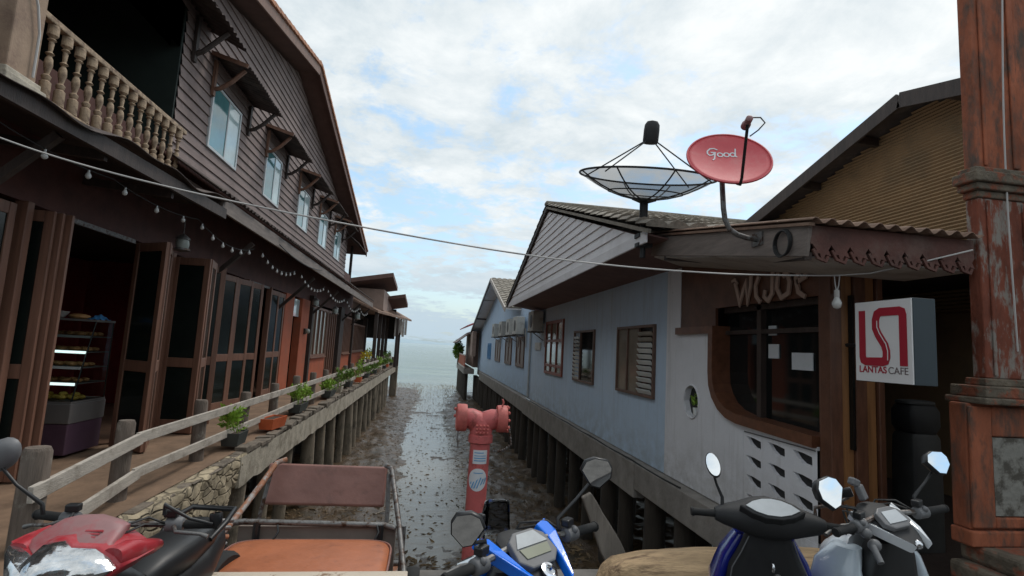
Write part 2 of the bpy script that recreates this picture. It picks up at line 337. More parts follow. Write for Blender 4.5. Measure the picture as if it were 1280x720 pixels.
# ------------------------------------------------------------------ shared builders
def lap_wall(mb, x, zb, zt, y0f, y1f, h=.15, d=.022, s=1):
    """horizontal lapped boards in a plane of constant x, facing s*x; y0f/y1f give the ends at height z"""
    z = zb
    while z < zt - .01:
        z2 = min(z + h, zt); a0, a1 = y0f(z), y1f(z); b0, b1 = y0f(z2), y1f(z2)
        if a1 - a0 < .05: break
        if b1 < b0: b0 = b1 = (b0+b1)/2
        mb.add([(x+s*d,a0,z),(x+s*d,a1,z),(x+s*.003,b1,z2),(x+s*.003,b0,z2),(x-s*.01,a0,z),(x-s*.01,a1,z)], [(0,1,2,3),(4,5,1,0)])
        z = z2
def corr(mb, o, U, V, lu, lv, period=.16, amp=.022, nv=2, jit=0):
    """corrugated sheet: ridges run along V, wave across U"""
    o, U, V = Vector(o), Vector(U).normalized(), Vector(V).normalized(); N = U.cross(V).normalized()
    nu = max(4, int(lu/period*6))
    rnd = random.Random(3)
    jj = [rnd.uniform(-jit, jit) for _ in range(nu//12+3)]
    def fn(a, b):
        k = jj[int(a*nu/12)] if jit else 0
        return o + U*(a*lu) + V*(b*lv + (k if b > .5 else 0)) + N*(amp*math.sin(2*math.pi*a*lu/period))
    mb.grid(fn, nu, nv)
def tiles(mb, o, U, V, lu, lv, tw=.24, row=.34, amp=.03, step=.025):
    """pantiles: U along the eave, V up the slope from the eave"""
    o, U, V = Vector(o), Vector(U).normalized(), Vector(V).normalized(); N = U.cross(V).normalized()
    if N.z < 0: N = -N
    nr = max(1, int(round(lv/row))); rh = lv/nr; nu = int(lu/tw*5); rnd = random.Random(5)
    for r in range(nr):
        j = rnd.uniform(-.006,.006)
        def fn(a, b):
            w = abs(math.sin(math.pi*a*lu/tw))**.7
            return o + U*(a*lu) + V*(r*rh + b*(rh+.03)) + N*(amp*w + step*(1-b) + j)
        mb.grid(fn, nu, 1)
        vs = [o + U*(i/nu*lu) + V*(r*rh) + N*(amp*abs(math.sin(math.pi*i/nu*lu/tw))**.7 + step + j) for i in range(nu+1)]
        vs += [o + U*(i/nu*lu) + V*(r*rh) for i in range(nu+1)]
        mb.add(vs, [(i, i+1, nu+2+i, nu+1+i) for i in range(nu)])
def sec_y(cy, hw, z0, z1, p=2.6, n=16, cx=0):
    """superellipse section in a plane of constant y"""
    out = []
    for k in range(n):
        a = 2*math.pi*k/n; c, s_ = math.cos(a), math.sin(a)
        out.append((cx + hw*math.copysign(abs(c)**(2/p), c), cy, (z0+z1)/2 + (z1-z0)/2*math.copysign(abs(s_)**(2/p), s_)))
    return out
def sec_x(cx, y0, y1, z0, z1, p=2.6, n=16):
    out = []
    for k in range(n):
        a = 2*math.pi*k/n; c, s_ = math.cos(a), math.sin(a)
        out.append((cx, (y0+y1)/2 + (y1-y0)/2*math.copysign(abs(c)**(2/p), c), (z0+z1)/2 + (z1-z0)/2*math.copysign(abs(s_)**(2/p), s_)))
    return out
def sec_z(cz, x0, x1, y0, y1, p=2.6, n=16):
    out = []
    for k in range(n):
        a = 2*math.pi*k/n; c, s_ = math.cos(a), math.sin(a)
        out.append(((x0+x1)/2 + (x1-x0)/2*math.copysign(abs(c)**(2/p), c), (y0+y1)/2 + (y1-y0)/2*math.copysign(abs(s_)**(2/p), s_), cz))
    return out
def leaves(mb, c, r, n, size=.05, rnd=random, up=.5, flat=1):
    c = Vector(c)
    for _ in range(n):
        d = Vector((rnd.gauss(0,1), rnd.gauss(0,1), rnd.gauss(0,1)*flat)); d.normalize(); p = c + Vector((d.x*r[0], d.y*r[1], d.z*r[2]))*rnd.random()**.5
        a = Vector((d.x + rnd.uniform(-.6,.6), d.y + rnd.uniform(-.6,.6), up + rnd.uniform(-.4,.5))).normalized()
        b = a.cross(Vector((rnd.uniform(-1,1), rnd.uniform(-1,1), rnd.uniform(-1,1)))).normalized(); s_ = size*rnd.uniform(.6,1.4)
        mb.add([p, p + a*s_*.5 + b*s_*.28, p + a*s_*1.2, p + a*s_*.5 - b*s_*.28], [(0,1,2,3)])
from mathutils import noise as mnoise
# ================================================================== SETTING
SUN_EL, SUN_AZ = 60, 55          # degrees; azimuth clockwise from +Y
w = bpy.data.worlds.new('World'); SC.world = w; w.use_nodes = True
def make_world():
    nt = w.node_tree; N = nt.nodes; L = nt.links
    bg = N['Background']; bg.inputs['Strength'].default_value = .1
    sky = N.new('ShaderNodeTexSky'); sky.sky_type = 'NISHITA'; sky.sun_disc = False
    sky.sun_elevation = R(SUN_EL); sky.sun_rotation = R(SUN_AZ); sky.dust_density = 2; sky.air_density = 1.2
    tc = N.new('ShaderNodeTexCoord'); sp = N.new('ShaderNodeSeparateXYZ'); L.new(tc.outputs['Generated'], sp.inputs[0])
    def mth(op, a, b=None, clamp=False):
        n = N.new('ShaderNodeMath'); n.operation = op; n.use_clamp = clamp
        for i, x in enumerate((a, b)):
            if x is None: continue
            if isinstance(x, (int, float)): n.inputs[i].default_value = x
            else: L.new(x, n.inputs[i])
        return n.outputs[0]
    z = mth('MAXIMUM', sp.outputs['Z'], 0.0); zd = mth('ADD', z, .16)
    cx = mth('DIVIDE', sp.outputs['X'], zd); cy = mth('DIVIDE', sp.outputs['Y'], zd)
    cb = N.new('ShaderNodeCombineXYZ'); L.new(cx, cb.inputs[0]); L.new(cy, cb.inputs[1]); cb.inputs[2].default_value = 3.7
    def ns(scale, det, rough, dist=0):
        n = N.new('ShaderNodeTexNoise'); n.inputs['Scale'].default_value = scale; n.inputs['Detail'].default_value = det
        n.inputs['Roughness'].default_value = rough; n.inputs['Distortion'].default_value = dist; L.new(cb.outputs[0], n.inputs['Vector']); return n.outputs['Fac']
    big = ns(.9, 9, .62, .15); fine = ns(7.5, 8, .62, .35); mid = ns(2.6, 9, .64, .25)
    cov = mth('ADD', mth('MULTIPLY', big, .40), mth('ADD', mth('MULTIPLY', mid, .32), mth('MULTIPLY', fine, .28)))
    mr = N.new('ShaderNodeMapRange'); mr.interpolation_type = 'SMOOTHSTEP'; L.new(cov, mr.inputs['Value'])
    mr.inputs['From Min'].default_value = .42; mr.inputs['From Max'].default_value = .515; mr.inputs['To Min'].default_value = .05
    lum = N.new('ShaderNodeMapRange'); L.new(mid, lum.inputs['Value']); lum.inputs['From Min'].default_value = .34; lum.inputs['From Max'].default_value = .66
    cc = N.new('ShaderNodeMix'); cc.data_type = 'RGBA'; L.new(lum.outputs[0], cc.inputs['Factor'])
    cc.inputs['A'].default_value = (5.0, 5.75, 6.2, 1); cc.inputs['B'].default_value = (7.9, 8.2, 8.25, 1)
    # the air near the horizon is a pale blue grey
    hz = N.new('ShaderNodeMapRange'); L.new(z, hz.inputs['Value']); hz.inputs['From Min'].default_value = 0; hz.inputs['From Max'].default_value = .28
    hz.interpolation_type = 'SMOOTHSTEP'
    c2 = N.new('ShaderNodeMix'); c2.data_type = 'RGBA'; L.new(hz.outputs[0], c2.inputs['Factor']); c2.inputs['A'].default_value = (4.3, 5.35, 6.1, 1); L.new(cc.outputs['Result'], c2.inputs['B'])
    mx = N.new('ShaderNodeMix'); mx.data_type = 'RGBA'; L.new(mr.outputs[0], mx.inputs['Factor']); gn = N.new('ShaderNodeMix'); gn.data_type = 'RGBA'; gn.blend_type = 'ADD'; gn.inputs['Factor'].default_value = 1; L.new(sky.outputs[0], gn.inputs['A']); gn.inputs['B'].default_value = (1.2, 2.2, 2.9, 1); L.new(gn.outputs['Result'], mx.inputs['A']); L.new(c2.outputs['Result'], mx.inputs['B'])
    L.new(mx.outputs['Result'], bg.inputs['Color'])
make_world()
sun = bpy.data.lights.new('sun', 'SUN'); sun.energy = 1.1; sun.angle = R(16); sun.color = (1, .95, .88)
so = bpy.data.objects.new('sun', sun); COL.objects.link(so)
sd = Vector((math.sin(R(SUN_AZ))*math.cos(R(SUN_EL)), math.cos(R(SUN_AZ))*math.cos(R(SUN_EL)), math.sin(R(SUN_EL))))
so.rotation_euler = sd.to_track_quat('Z', 'Y').to_euler()

cam = bpy.data.cameras.new('camera'); co = bpy.data.objects.new('camera', cam); COL.objects.link(co); SC.camera = co
cam.sensor_width = 36; cam.lens = 36*660/1280; cam.clip_start = .05; cam.clip_end = 30000
cr = Vector((0.98732944, -0.14898845, 0.0546171)); cu = Vector((-0.07061519, -0.10429192, 0.99203664)); cf = Vector((0.14210588, 0.98332377, 0.11349133))
co.matrix_world = Matrix(((cr.x, cu.x, -cf.x, 0), (cr.y, cu.y, -cf.y, 0), (cr.z, cu.z, -cf.z, 1.75), (0, 0, 0, 1)))

# --- water
def water_mat():
    m = bpy.data.materials.new('sea_water'); m.use_nodes = True; nt = m.node_tree; N = nt.nodes; L = nt.links; b = N['Principled BSDF']
    b.inputs['Base Color'].default_value = (.20, .235, .185, 1); b.inputs['Roughness'].default_value = .09; b.inputs['IOR'].default_value = 1.33
    tc = N.new('ShaderNodeTexCoord'); mp = N.new('ShaderNodeMapping'); mp.inputs['Scale'].default_value = (.7, 1.5, 1); L.new(tc.outputs['Object'], mp.inputs['Vector'])
    def nz(sc, det, dist, ro=.6):
        n = N.new('ShaderNodeTexNoise'); n.inputs['Scale'].default_value = sc; n.inputs['Detail'].default_value = det; n.inputs['Distortion'].default_value = dist; n.inputs['Roughness'].default_value = ro; L.new(mp.outputs[0], n.inputs['Vector']); return n.outputs['Fac']
    ad = N.new('ShaderNodeMath'); ad.operation = 'MULTIPLY_ADD'; L.new(nz(1.3, 4, .2), ad.inputs[0]); ad.inputs[1].default_value = 1.6; L.new(nz(5.5, 6, .3, .65), ad.inputs[2])
    s0 = N.new('ShaderNodeSeparateXYZ'); L.new(tc.outputs['Object'], s0.inputs[0]); r0 = N.new('ShaderNodeMapRange'); L.new(s0.outputs['Y'], r0.inputs['Value']); r0.inputs['From Min'].default_value = 25; r0.inputs['From Max'].default_value = 110; r0.inputs['To Min'].default_value = .28; r0.inputs['To Max'].default_value = 3.2
    ml = N.new('ShaderNodeMath'); ml.operation = 'MULTIPLY'; L.new(ad.outputs[0], ml.inputs[0]); L.new(r0.outputs[0], ml.inputs[1])
    bp = N.new('ShaderNodeBump'); bp.inputs['Strength'].default_value = .7; bp.inputs['Distance'].default_value = .06; L.new(ml.outputs[0], bp.inputs['Height']); L.new(bp.outputs[0], b.inputs['Normal'])
    mp2 = N.new('ShaderNodeMapping'); mp2.inputs['Scale'].default_value = (.05, .22, 1); L.new(tc.outputs['Object'], mp2.inputs['Vector'])
    n2 = N.new('ShaderNodeTexNoise'); n2.inputs['Scale'].default_value = 1; n2.inputs['Detail'].default_value = 3; L.new(mp2.outputs[0], n2.inputs['Vector'])
    cr_ = N.new('ShaderNodeValToRGB'); L.new(n2.outputs['Fac'], cr_.inputs['Fac']); e = cr_.color_ramp.elements
    e[0].position = .35; e[0].color = (.105, .155, .115, 1); e[1].position = .68; e[1].color = (.19, .235, .165, 1); 
    sy = N.new('ShaderNodeSeparateXYZ'); L.new(tc.outputs['Object'], sy.inputs[0]); rg = N.new('ShaderNodeMapRange'); L.new(sy.outputs['Y'], rg.inputs['Value']); rg.inputs['From Min'].default_value = 32; rg.inputs['From Max'].default_value = 75
    mm = N.new('ShaderNodeMix'); mm.data_type = 'RGBA'; L.new(rg.outputs[0], mm.inputs['Factor']); mm.inputs['A'].default_value = (.215,.195,.16,1); L.new(cr_.outputs[0], mm.inputs['B']); L.new(mm.outputs['Result'], b.inputs['Base Color'])
    return m
WZ = -2.42
mb = MB(); rings = [3.2, 8, 20, 45, 90, 200, 500, 1500, 5000, 12000]
def seafn(a, b):
    x = (a*2-1); sx = math.copysign(abs(x)**3, x)*9000
    return Vector((sx, 3.2 + (b**4)*14000, WZ))
mb.grid(seafn, 24, 40)
tag(mb.build('sea', water_mat(), loc=(0,0,0)), kind='structure')

# --- mud
def sstep(a, b, x):
    t = max(0, min(1, (x-a)/(b-a))); return t*t*(3-2*t)
def mudz(x, y):
    n = mnoise.fractal(Vector((x*.9, y*.9, 0)), .9, 2.0, 3)
    f = mnoise.fractal(Vector((x*4.5, y*3.0, 5)), .8, 2.0, 3)
    cen = .9*math.sin(y*.16) * .25
    h = -.070 + .23*sstep(-.2, -1.7, x - cen) + .16*sstep(.8, 2.3, x - cen) + .13*sstep(13.5, 8.5, y)
    h -= .30*sstep(38, 62, y)
    h += .085*n + .034*f + .09*math.exp(-((y-33)/1.5)**2)*sstep(-1.6, .5, x)
    h += .10*math.exp(-((x-1.9)/.8)**2 - ((y-30)/2.0)**2) + .05*math.exp(-((x-1.2)/1.7)**2 - ((y-20.5)/.7)**2)
    return WZ + h
def mud_mat():
    m = mat('wet_mud', (.080, .050, .026), .36, .55, 2.6, bump=.9, bscale=26, dirt=(.04,.032,.018), dscale=1.4)
    return m
mb = MB()
def mudfn(a, b):
    x = -11 + 22*a; y = 4.3 + 62*b**1.35
    return Vector((x, y, mudz(x, y)))
mb.grid(mudfn, 250, 620)
tag(mb.build('mud', mud_mat(), loc=(0,0,0), smooth=180, recalc=False), kind='structure')
# debris: leaves, twigs, shells and pebbles on the mud
rnd = random.Random(21); mb = MB()
for i in range(13000):
    y = 5 + 52*rnd.random()**1.8; x = rnd.uniform(-3.4, 3.4)
    cen = .22*math.sin(y*.16)
    if -.8 < x-cen < 1.1 and y > 11 and rnd.random() < .72: continue
    z = max(mudz(x, y), WZ-.004) + .008
    s_ = rnd.uniform(.012, .05) * (1.7 if y < 12 else 1.2 if y < 18 else 1) ; a = rnd.uniform(0, 6.28); d = Vector((math.cos(a), math.sin(a), rnd.uniform(-.15,.3)))*s_*rnd.uniform(1, 2.2); e = Vector((-math.sin(a), math.cos(a), rnd.uniform(-.2,.2)))*s_*.55
    p = Vector((x, y, z)); mb.add([p-d, p+e*.9, p+d, p-e, p+Vector((0,0,s_*.35))], [(0,1,4),(1,2,4),(2,3,4),(3,0,4)])
tag(mb.build('litter', mat('leaf_litter', (.12,.08,.04), .8, .95, 1.7), loc=(0,0,WZ), recalc=False), 'fallen leaves and pebbles strewn over the wet mud', 'litter', kind='stuff')
for i, (x, y, L_, a, lab) in enumerate(((-.2, 7.5, .5, .2, 'short pale stick lying on the mud right of the seats'), (1.05, 12.3, .7, .05, 'pale stick lying on dark mud right of the red hydrant'), (-2.0, 9.8, .55, .5, 'thin pale stick on brown mud behind the brown backrest'), (1.7, 12.6, .5, -.1, 'short stick nearest the right-hand house piles'), (-.9, 13.5, .6, .9, 'stick at the left edge of the shallow water'))):
    m = MB(); z = mudz(x, y)+.035; d = Vector((math.cos(a), math.sin(a), 0))*L_/2; p = Vector((x,y,z))
    m.tube([p-d, p+Vector((0,.015,.012)), p+d], [.012,.017,.010], 6); tag(m.build('stick', M['stick'], loc=(x,y,z)), lab, 'stick', 'sticks on the mud')
# --- street and its retaining wall
mb = MB(); mb.grid(lambda a, b: Vector((-14 + 28*a, -12 + 16.2*b, -.002)), 14, 10)
tag(mb.build('street', M['street'], loc=(0,-4,0)), kind='structure')
mb = MB(); mb.bb(-14, 14, 4.2, 4.42, -2.9, -.01)
tag(mb.build('retaining_wall', M['concrete_d'], loc=(0,4.3,-2.6), bevel=.02), 'grey concrete retaining wall holding the street above the mud', 'wall')
# --- far hills over the sea
mb = MB(); rnd = random.Random(4)
def hillfn(a, b):
    x = -2600 + 4200*a
    h = 62*math.exp(-((x+700)/330)**2) + 46*math.exp(-((x+180)/420)**2) + 34*math.exp(-((x-520)/300)**2) + 8*mnoise.noise(Vector((x/160, 1, 2))) + 4*mnoise.noise(Vector((x/50, 4, 2)))
    return Vector((x, 8200 + 900*b, -3 + max(0, h)*math.sin(math.pi*b)))
mb.grid(hillfn, 120, 6)
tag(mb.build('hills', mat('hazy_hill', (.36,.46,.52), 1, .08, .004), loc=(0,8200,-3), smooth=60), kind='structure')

# ================================================================== LEFT PIER (boardwalk on piles)
pier = thing('pier', 'long boardwalk pier on wooden piles running along the left house to the sea', 'pier', (-3.6, 20, 0))
mb = MB(); mb.grid(lambda a, b: Vector((lerp(-4.72, -2.78, a), lerp(4.2, 42, b), .0 + .006*mnoise.noise(Vector((a*3, b*60, 0))))), 8, 90)
mb.bb(-4.72, -2.8, 4.2, 42, -.22, -.02); mb.build('deck', M['deck'], pier)
# rubble stone facing near the street with a ragged lower edge
rnd = random.Random(9)
def rubfn(a, b):
    y = lerp(4.25, 8.75, a); lo = -.66 + .16*mnoise.fractal(Vector((y*1.5, 3, 0)), .8, 2, 3) + .18*sstep(7.6, 8.7, y)
    prof = [(-2.86,-.01),(-2.66,-.02),(-2.64,-.06)] + [(-2.64, lerp(-.06, lo, k/10)) for k in range(1,11)] + [(-2.90, lo-.02)]
    x, z = prof[int(round(b*13))]; n = mnoise.fractal(Vector((y*4, z*5, 2)), .8, 2, 3)
    return Vector((x + .045*n, y, z + .012*mnoise.noise(Vector((y*6, z*4, 7)))))
mb = MB(); mb.grid(rubfn, 150, 13); mb.build('stone_facing', M['rubble'], pier, smooth=60)
mb = MB(); y = 4.3
while y < 41:
    wdt = rnd.uniform(.14, .42); h = rnd.uniform(.05, .12) * (.45 if y < 8.6 else 1.1)
    sc_ = .45 if y < 8.6 else 1
    mb.box((-2.72 + rnd.uniform(-.03,.03), y + wdt/2, .0 + h/2 - .05), ((.16 + rnd.uniform(0,.08))*(.7 if y < 8.6 else 1), wdt - .008, h), Euler((rnd.uniform(-.08,.08)*sc_, rnd.uniform(-.08,.08)*sc_, rnd.uniform(-.08,.08)*sc_)).to_matrix()); y += wdt
mb.build('kerb_stones', M['stone_d'], pier, bevel=.025, smooth=50)
def beamfn(a, b):   # concrete edge beam, b runs along, a around
    y = lerp(8.35, 42, b); lo = -.46 + .04*mnoise.noise(Vector((y*2.3, 0, 1)))
    pts = [(-2.60,-.03), (-2.60, lo), (-2.84, lo-.02), (-2.84, -.03)]
    k = min(3, int(round(a*3))); return Vector((pts[k][0] + .012*mnoise.noise(Vector((y*3, k, 0))), y, pts[k][1]))
mb = MB(); mb.grid(beamfn, 3, 160); mb.bb(-2.84, -2.60, 8.35, 8.36, -.46, -.03); mb.build('edge_beam', M['concrete'], pier)
mb = MB()
for y in range(6, 41, 3): mb.bb(-4.7, -2.86, y-.1, y+.1, -.46, -.225)
mb.build('cross_beam', M['pile_shade'], pier)
y = 6.9; k = 0
while y < 37:
    for x0 in (-2.78, -4.3):
        m = MB(); r = rnd.uniform(.12, .17); lx = rnd.uniform(-.09,.09)
        m.tube([(x0 + lx, y, -2.95), (x0 + lx*.5, y + rnd.uniform(-.03,.03), -1.6), (x0, y, -.40 if x0 < -3 else -.47)], [r*1.1, r, r*.92], 10)
        m.build('piling', M['pile'] if x0 > -3 else M['pile_shade'], pier, smooth=60)
    y += 1.45 if k % 3 else 1.9; k += 1
m = MB(); m.bb(-2.95,-2.45,41.2,41.95,-3,.62); m.build('end_pillar', M['pile'], pier, bevel=.03)
# --- railing
rail = thing('railing', 'weathered two rail timber railing along the left boardwalk', 'railing', (-3.05, 20, 0))
PY = [4.72, 6.1, 7.95, 9.65, 11.4, 13.1] + [13.1 + 1.75*i for i in range(1, 17)]
rnd = random.Random(3)
for i, y in enumerate(PY):
    x = -2.97 if i == 0 else -3.06; top = .8 + rnd.uniform(-.03, .04); r = .085 if i else .10
    m = MB(); lean = rnd.uniform(-.02, .02)
    m.tube([(x, y, -.02), (x+lean*.4, y, .4), (x+lean, y, top-.03), (x+lean, y, top)], [r*1.05, r, r*.97, r*.82], 10)
    m.build('post', M['post'], rail, smooth=50)
m = MB(); m.bar((-2.87,4.55,.47), (-2.95,6.22,.60), .04, .125); m.build('rail', M['railwood'], rail, bevel=.006)
m = MB(); m.bar((-2.90,4.9,.10), (-2.95,6.25,.24), .04, .12); m.build('rail', M['railwood'], rail, bevel=.006)
for zt, zo in ((.61, .115), (.24, .11)):
    for a in range(1, len(PY)-1, 3):
        b = min(a+3, len(PY)-1)
        m = MB(); m.bar((-2.95, PY[a]+(.0 if a>1 else .03), zt + rnd.uniform(-.012,.012)), (-2.95, PY[b]-.015, zt + rnd.uniform(-.012,.012)), .035, zo); m.build('rail', M['railwood'], rail, bevel=.006)

# ================================================================== LEFT WOODEN HOUSE
house = thing('wooden_house', 'two storey dark wooden restaurant house with lapped boards and red brown folding doors', 'house', (-6, 16, 0))
X0 = -4.6
# roof: gable end facing the canal; ridge runs inland
AY, AZ, SL = 16.1, 9.98, .236; NY, FY = 1.2, 30.2
def rz(y): return AZ - SL*abs(y-AY)
mb = MB()
lap_wall(mb, X0, 4.72, 9.75, lambda z: 9.35 if z < 7.35 else max(NY+.9, AY-(AZ-.28-z)/SL), lambda z: min(27.2, AY+(AZ-.28-z)/SL), .195, .032)
mb.build('siding', M['siding'], house)
mb = MB(); mb.bb(-12, X0-.02, 9.35, 27.2, 3.9, 6.9); mb.bb(-12, X0-.02, 3.2, 9.35, 7.35, 7.5)
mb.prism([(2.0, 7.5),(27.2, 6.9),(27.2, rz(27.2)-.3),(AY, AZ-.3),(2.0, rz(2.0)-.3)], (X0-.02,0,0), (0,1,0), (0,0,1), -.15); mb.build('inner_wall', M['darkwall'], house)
def roof_slab(ya, yb):
    m = MB(); za, zb = rz(ya), rz(yb)
    m.add([(-4.0,ya,za),(-4.0,yb,zb),(-14,yb,zb),(-14,ya,za),(-4.0,ya,za-.16),(-4.0,yb,zb-.16),(-14,yb,zb-.16),(-14,ya,za-.16)], [(0,1,2,3),(4,7,6,5),(0,4,5,1),(1,5,6,2),(2,6,7,3),(3,7,4,0)]); return m
for a, b in ((NY, AY), (AY, FY)):
    roof_slab(a, b).build('roof', M['soffit'], house)
    m = MB(); m.bar((-3.985, a, rz(a)-.10), (-3.985, b, rz(b)-.10), .05, .30); m.build('barge_board', M['brownwood'] if a == NY else M['soffit'], house, bevel=.008)
mb = MB()
for a, b in ((NY, AY), (FY, AY)):
    V = Vector((0, b-a, rz(b)-rz(a)))
    n = int(V.length/.36)
    for i in range(n):
        p = Vector((-3.99, a, rz(a))) + V*(i/n); q = Vector((-3.99, a, rz(a))) + V*((i+1.12)/n)
        mb.bar(p+Vector((0,0,.075)), q+Vector((0,0,.05)), .17, .10)
mb.bb(-14, -3.94, AY-.13, AY+.13, AZ+.02, AZ+.17)
mb.build('verge_tiles', M['tile_orange'], house, bevel=.012)
# lower wall
mb = MB(); mb.bb(X0-.12, X0, 4.2, 30.9, 3.08, 4.7); mb.build('lintel_board', M['redband'], house)
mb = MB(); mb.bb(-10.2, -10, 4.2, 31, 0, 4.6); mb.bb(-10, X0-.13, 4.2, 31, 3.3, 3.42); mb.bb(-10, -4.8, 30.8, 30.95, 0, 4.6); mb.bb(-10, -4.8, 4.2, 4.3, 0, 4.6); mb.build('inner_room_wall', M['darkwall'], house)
mb = MB(); mb.bb(-16, -4.74, 4.2, 50, -.2, -.004); mb.build('inner_floor', M['floor_in'], house)  # stretched unseen past the house to keep light out below
mb = MB(); mb.bb(-8.2, -8.1, 11.6, 16.4, .01, 3.25); mb.bb(-8.0, -4.95, 13.5, 13.6, .01, 3.25); mb.build('partition', M['redwall'], house)
def leaf(o, ang, w=.66, h=3.02, glass='glass_door'):
    """a framed folding door leaf hinged at o, turned ang degrees from +Y"""
    a = R(ang); U = Vector((math.sin(a), math.cos(a), 0)); o = Vector(o); T = Vector((U.y, -U.x, 0))
    m = MB(); st = .095; th = .045
    def piece(u0, u1, z0, z1, t=th):
        c = o + U*((u0+u1)/2) + Vector((0,0,(z0+z1)/2)); Mx = Matrix((T, U, Vector((0,0,1)))).transposed(); m.box(c, (t, u1-u0, z1-z0), Mx)
    piece(0, st, .02, h); piece(w-st, w, .02, h)
    for z0, z1 in ((.02,.24),(1.12,1.28),(h-.13,h)): piece(st+.002, w-st-.002, z0, z1, th-.006)
    f = m.build('door_leaf', M['doorwood'], house, bevel=.006)
    m = MB()
    def pane(z0, z1): 
        c = o + U*(w/2) + Vector((0,0,(z0+z1)/2)); Mx = Matrix((T, U, Vector((0,0,1)))).transposed(); m.box(c, (.012, w-2*st, z1-z0), Mx)
    pane(.24, 1.12); pane(1.28, h-.13); m.build('pane', M[glass], f)
    return f
def jamb(y, wdt=.1, x=X0+.03, m='doorwood', z1=3.08):
    mb = MB(); mb.bb(x-.09, x+.05, y-wdt/2, y+wdt/2, .0, z1); mb.build('jamb', M[m], house, bevel=.008)
# bay beside the street: closed leaves, then a stack folded open
for y in (4.35, 5.03, 5.71): leaf((X0+.01, y, 0), 0)
jamb(6.5, .1); leaf((-5.02, 6.58, 0), 84); leaf((-4.98, 6.68, 0), 86); leaf((-4.93, 6.78, 0), 88)
# far side of the first opening
leaf((-4.52, 8.66, 0), 122, w=.72); leaf((-3.90, 8.30, 0), -22, w=.72)
jamb(9.0); jamb(9.85, .12); leaf((-4.55, 9.92, 0), 95, w=.62); leaf((-3.94, 9.90, 0), -14, w=.62); leaf((-4.50, 10.7, 0), 60, w=.5)
mb = MB(); pass
for a, b in ((7.0,8.7),(10.3,12.1),(14.0,15.6)): mb = MB(); mb.bb(X0-.02, X0+.03, a, b, 3.02, 3.08); mb.build('door_track', M['steel'], house)
leaf((X0+.02, 12.15, 0), 8); leaf((X0+.06, 12.95, 0), 12); jamb(12.1); jamb(13.72); leaf((X0+.06, 13.8, 0), 20, w=.5)
leaf((X0+.02, 15.6, 0), 5); leaf((X0+.02, 16.25, 0), 4); jamb(15.55)
for y0, y1 in ((16.95, 17.95), (19.05, 20.15)):
    mb = MB(); mb.bb(X0-.15, X0+.10, y0, y1, 0, 3.07); mb.build('pilaster', M['orange'], house, bevel=.012)
mb = MB(); mb.bb(X0-.1, X0+.0, 17.96, 19.04, 2.42, 3.0); mb.build('transom_window', M['curtain_pale'], house)
mb = MB(); mb.bb(X0-.12, X0+.04, 20.9, 24.0, 0, 1.0); mb.build('dado_wall', M['orange'], house, bevel=.01)
mb = MB(); mb.bb(X0-.12, X0+.04, 28.2, 30.8, 0, 1.05); mb.bb(X0-.12, X0+.04, 31.0, 38, 0, 1.05); mb.build('dado_wall', M['orange'], house, bevel=.01)
def shutter_window(y0, y1, n, z0=1.0, z1=2.95):
    m = MB()
    for i in range(n+1):
        y = lerp(y0, y1, i/n); m.bb(X0-.05, X0+.05, y-.05, y+.05, z0, z1)
    for z in (z0+.04, z1-.04): m.bb(X0-.045, X0+.055, y0+.05, y1-.05, z-.05, z+.05)
    m.bb(X0-.04, X0+.12, y0, y1, z0-.05, z0-.005)
    f = m.build('window', M['doorwood'], house)
    m = MB(); m.bb(X0-.02, X0+.0, y0+.05, y1-.05, z0+.08, z1-.08); m.build('pane', M['beigeglass' if y0 < 23 else 'glass_door'], f)
shutter_window(20.95, 23.9, 4); shutter_window(24.1, 26.0, 4, .06, 2.95); shutter_window(28.3, 30.7, 6); shutter_window(31.1, 36.8, 10, 1.05, 2.7)
for y in (20.55, 27.0, 30.95, 37.15):
    mb = MB(); mb.bb(X0-.12, X0+.16, y-(.5 if y == 27.0 else .12), y+(.5 if y == 27.0 else .12), 0, 3.3); mb.build('wall_post', M['darkwood'], house, bevel=.01)
# awning over the boardwalk
mb = MB(); D = Vector((1.15, 0, -.72)); 
corr(mb, (X0+.03, 8.7, 4.70), (0,1,0), D, 22.4, D.length, .17, .024, 3, jit=.03); mb.build('awning_roof', M['corr'], house, solid=.006, smooth=60)
mb = MB()
def flap(a, b):
    y = lerp(4.25, 9.0, a); x = lerp(X0+.02, -3.38, b); z = lerp(4.05, 3.72, b) + .05*math.sin(y*2.1)*b + .03*math.sin(y*5.3+1)*b - .1*sstep(6.2, 4.2, y)*b + .16*sstep(7.2,8.8,y)*b
    return Vector((x, y, z))
mb.grid(flap, 60, 6); mb.build('awning_flashing', M['corr'], house, solid=.008, smooth=60)
mb = MB(); mb.bar((-3.47, 4.2, 3.56), (-3.47, 9.0, 3.66), .05, .16); mb.build('awning_fascia', M['darkwood'], house)
mb = MB(); mb.bar((-3.50, 8.9, 3.80), (-3.50, 30.9, 3.74), .045, .24); mb.build('awning_fascia', M['fascia_grey'], house, bevel=.006)
for i in range(19):
    y = 4.5 + i*1.45; mb = MB(); mb.bar((X0+.01, y, 3.60 if y < 8.8 else 4.42), (-3.52, y, 3.52 if y < 8.8 else 3.80), .06, .10); mb.build('awning_rafter', M['darkwood'], house)
for y in (5.4, 10.9, 16.4, 20.5, 26.9, 30.6):
    m = MB(); m.bar((X0+.05, y, 2.55), (-3.62, y, 3.52), .07, .08); m.build('awning_brace', M['darkwood'], house)
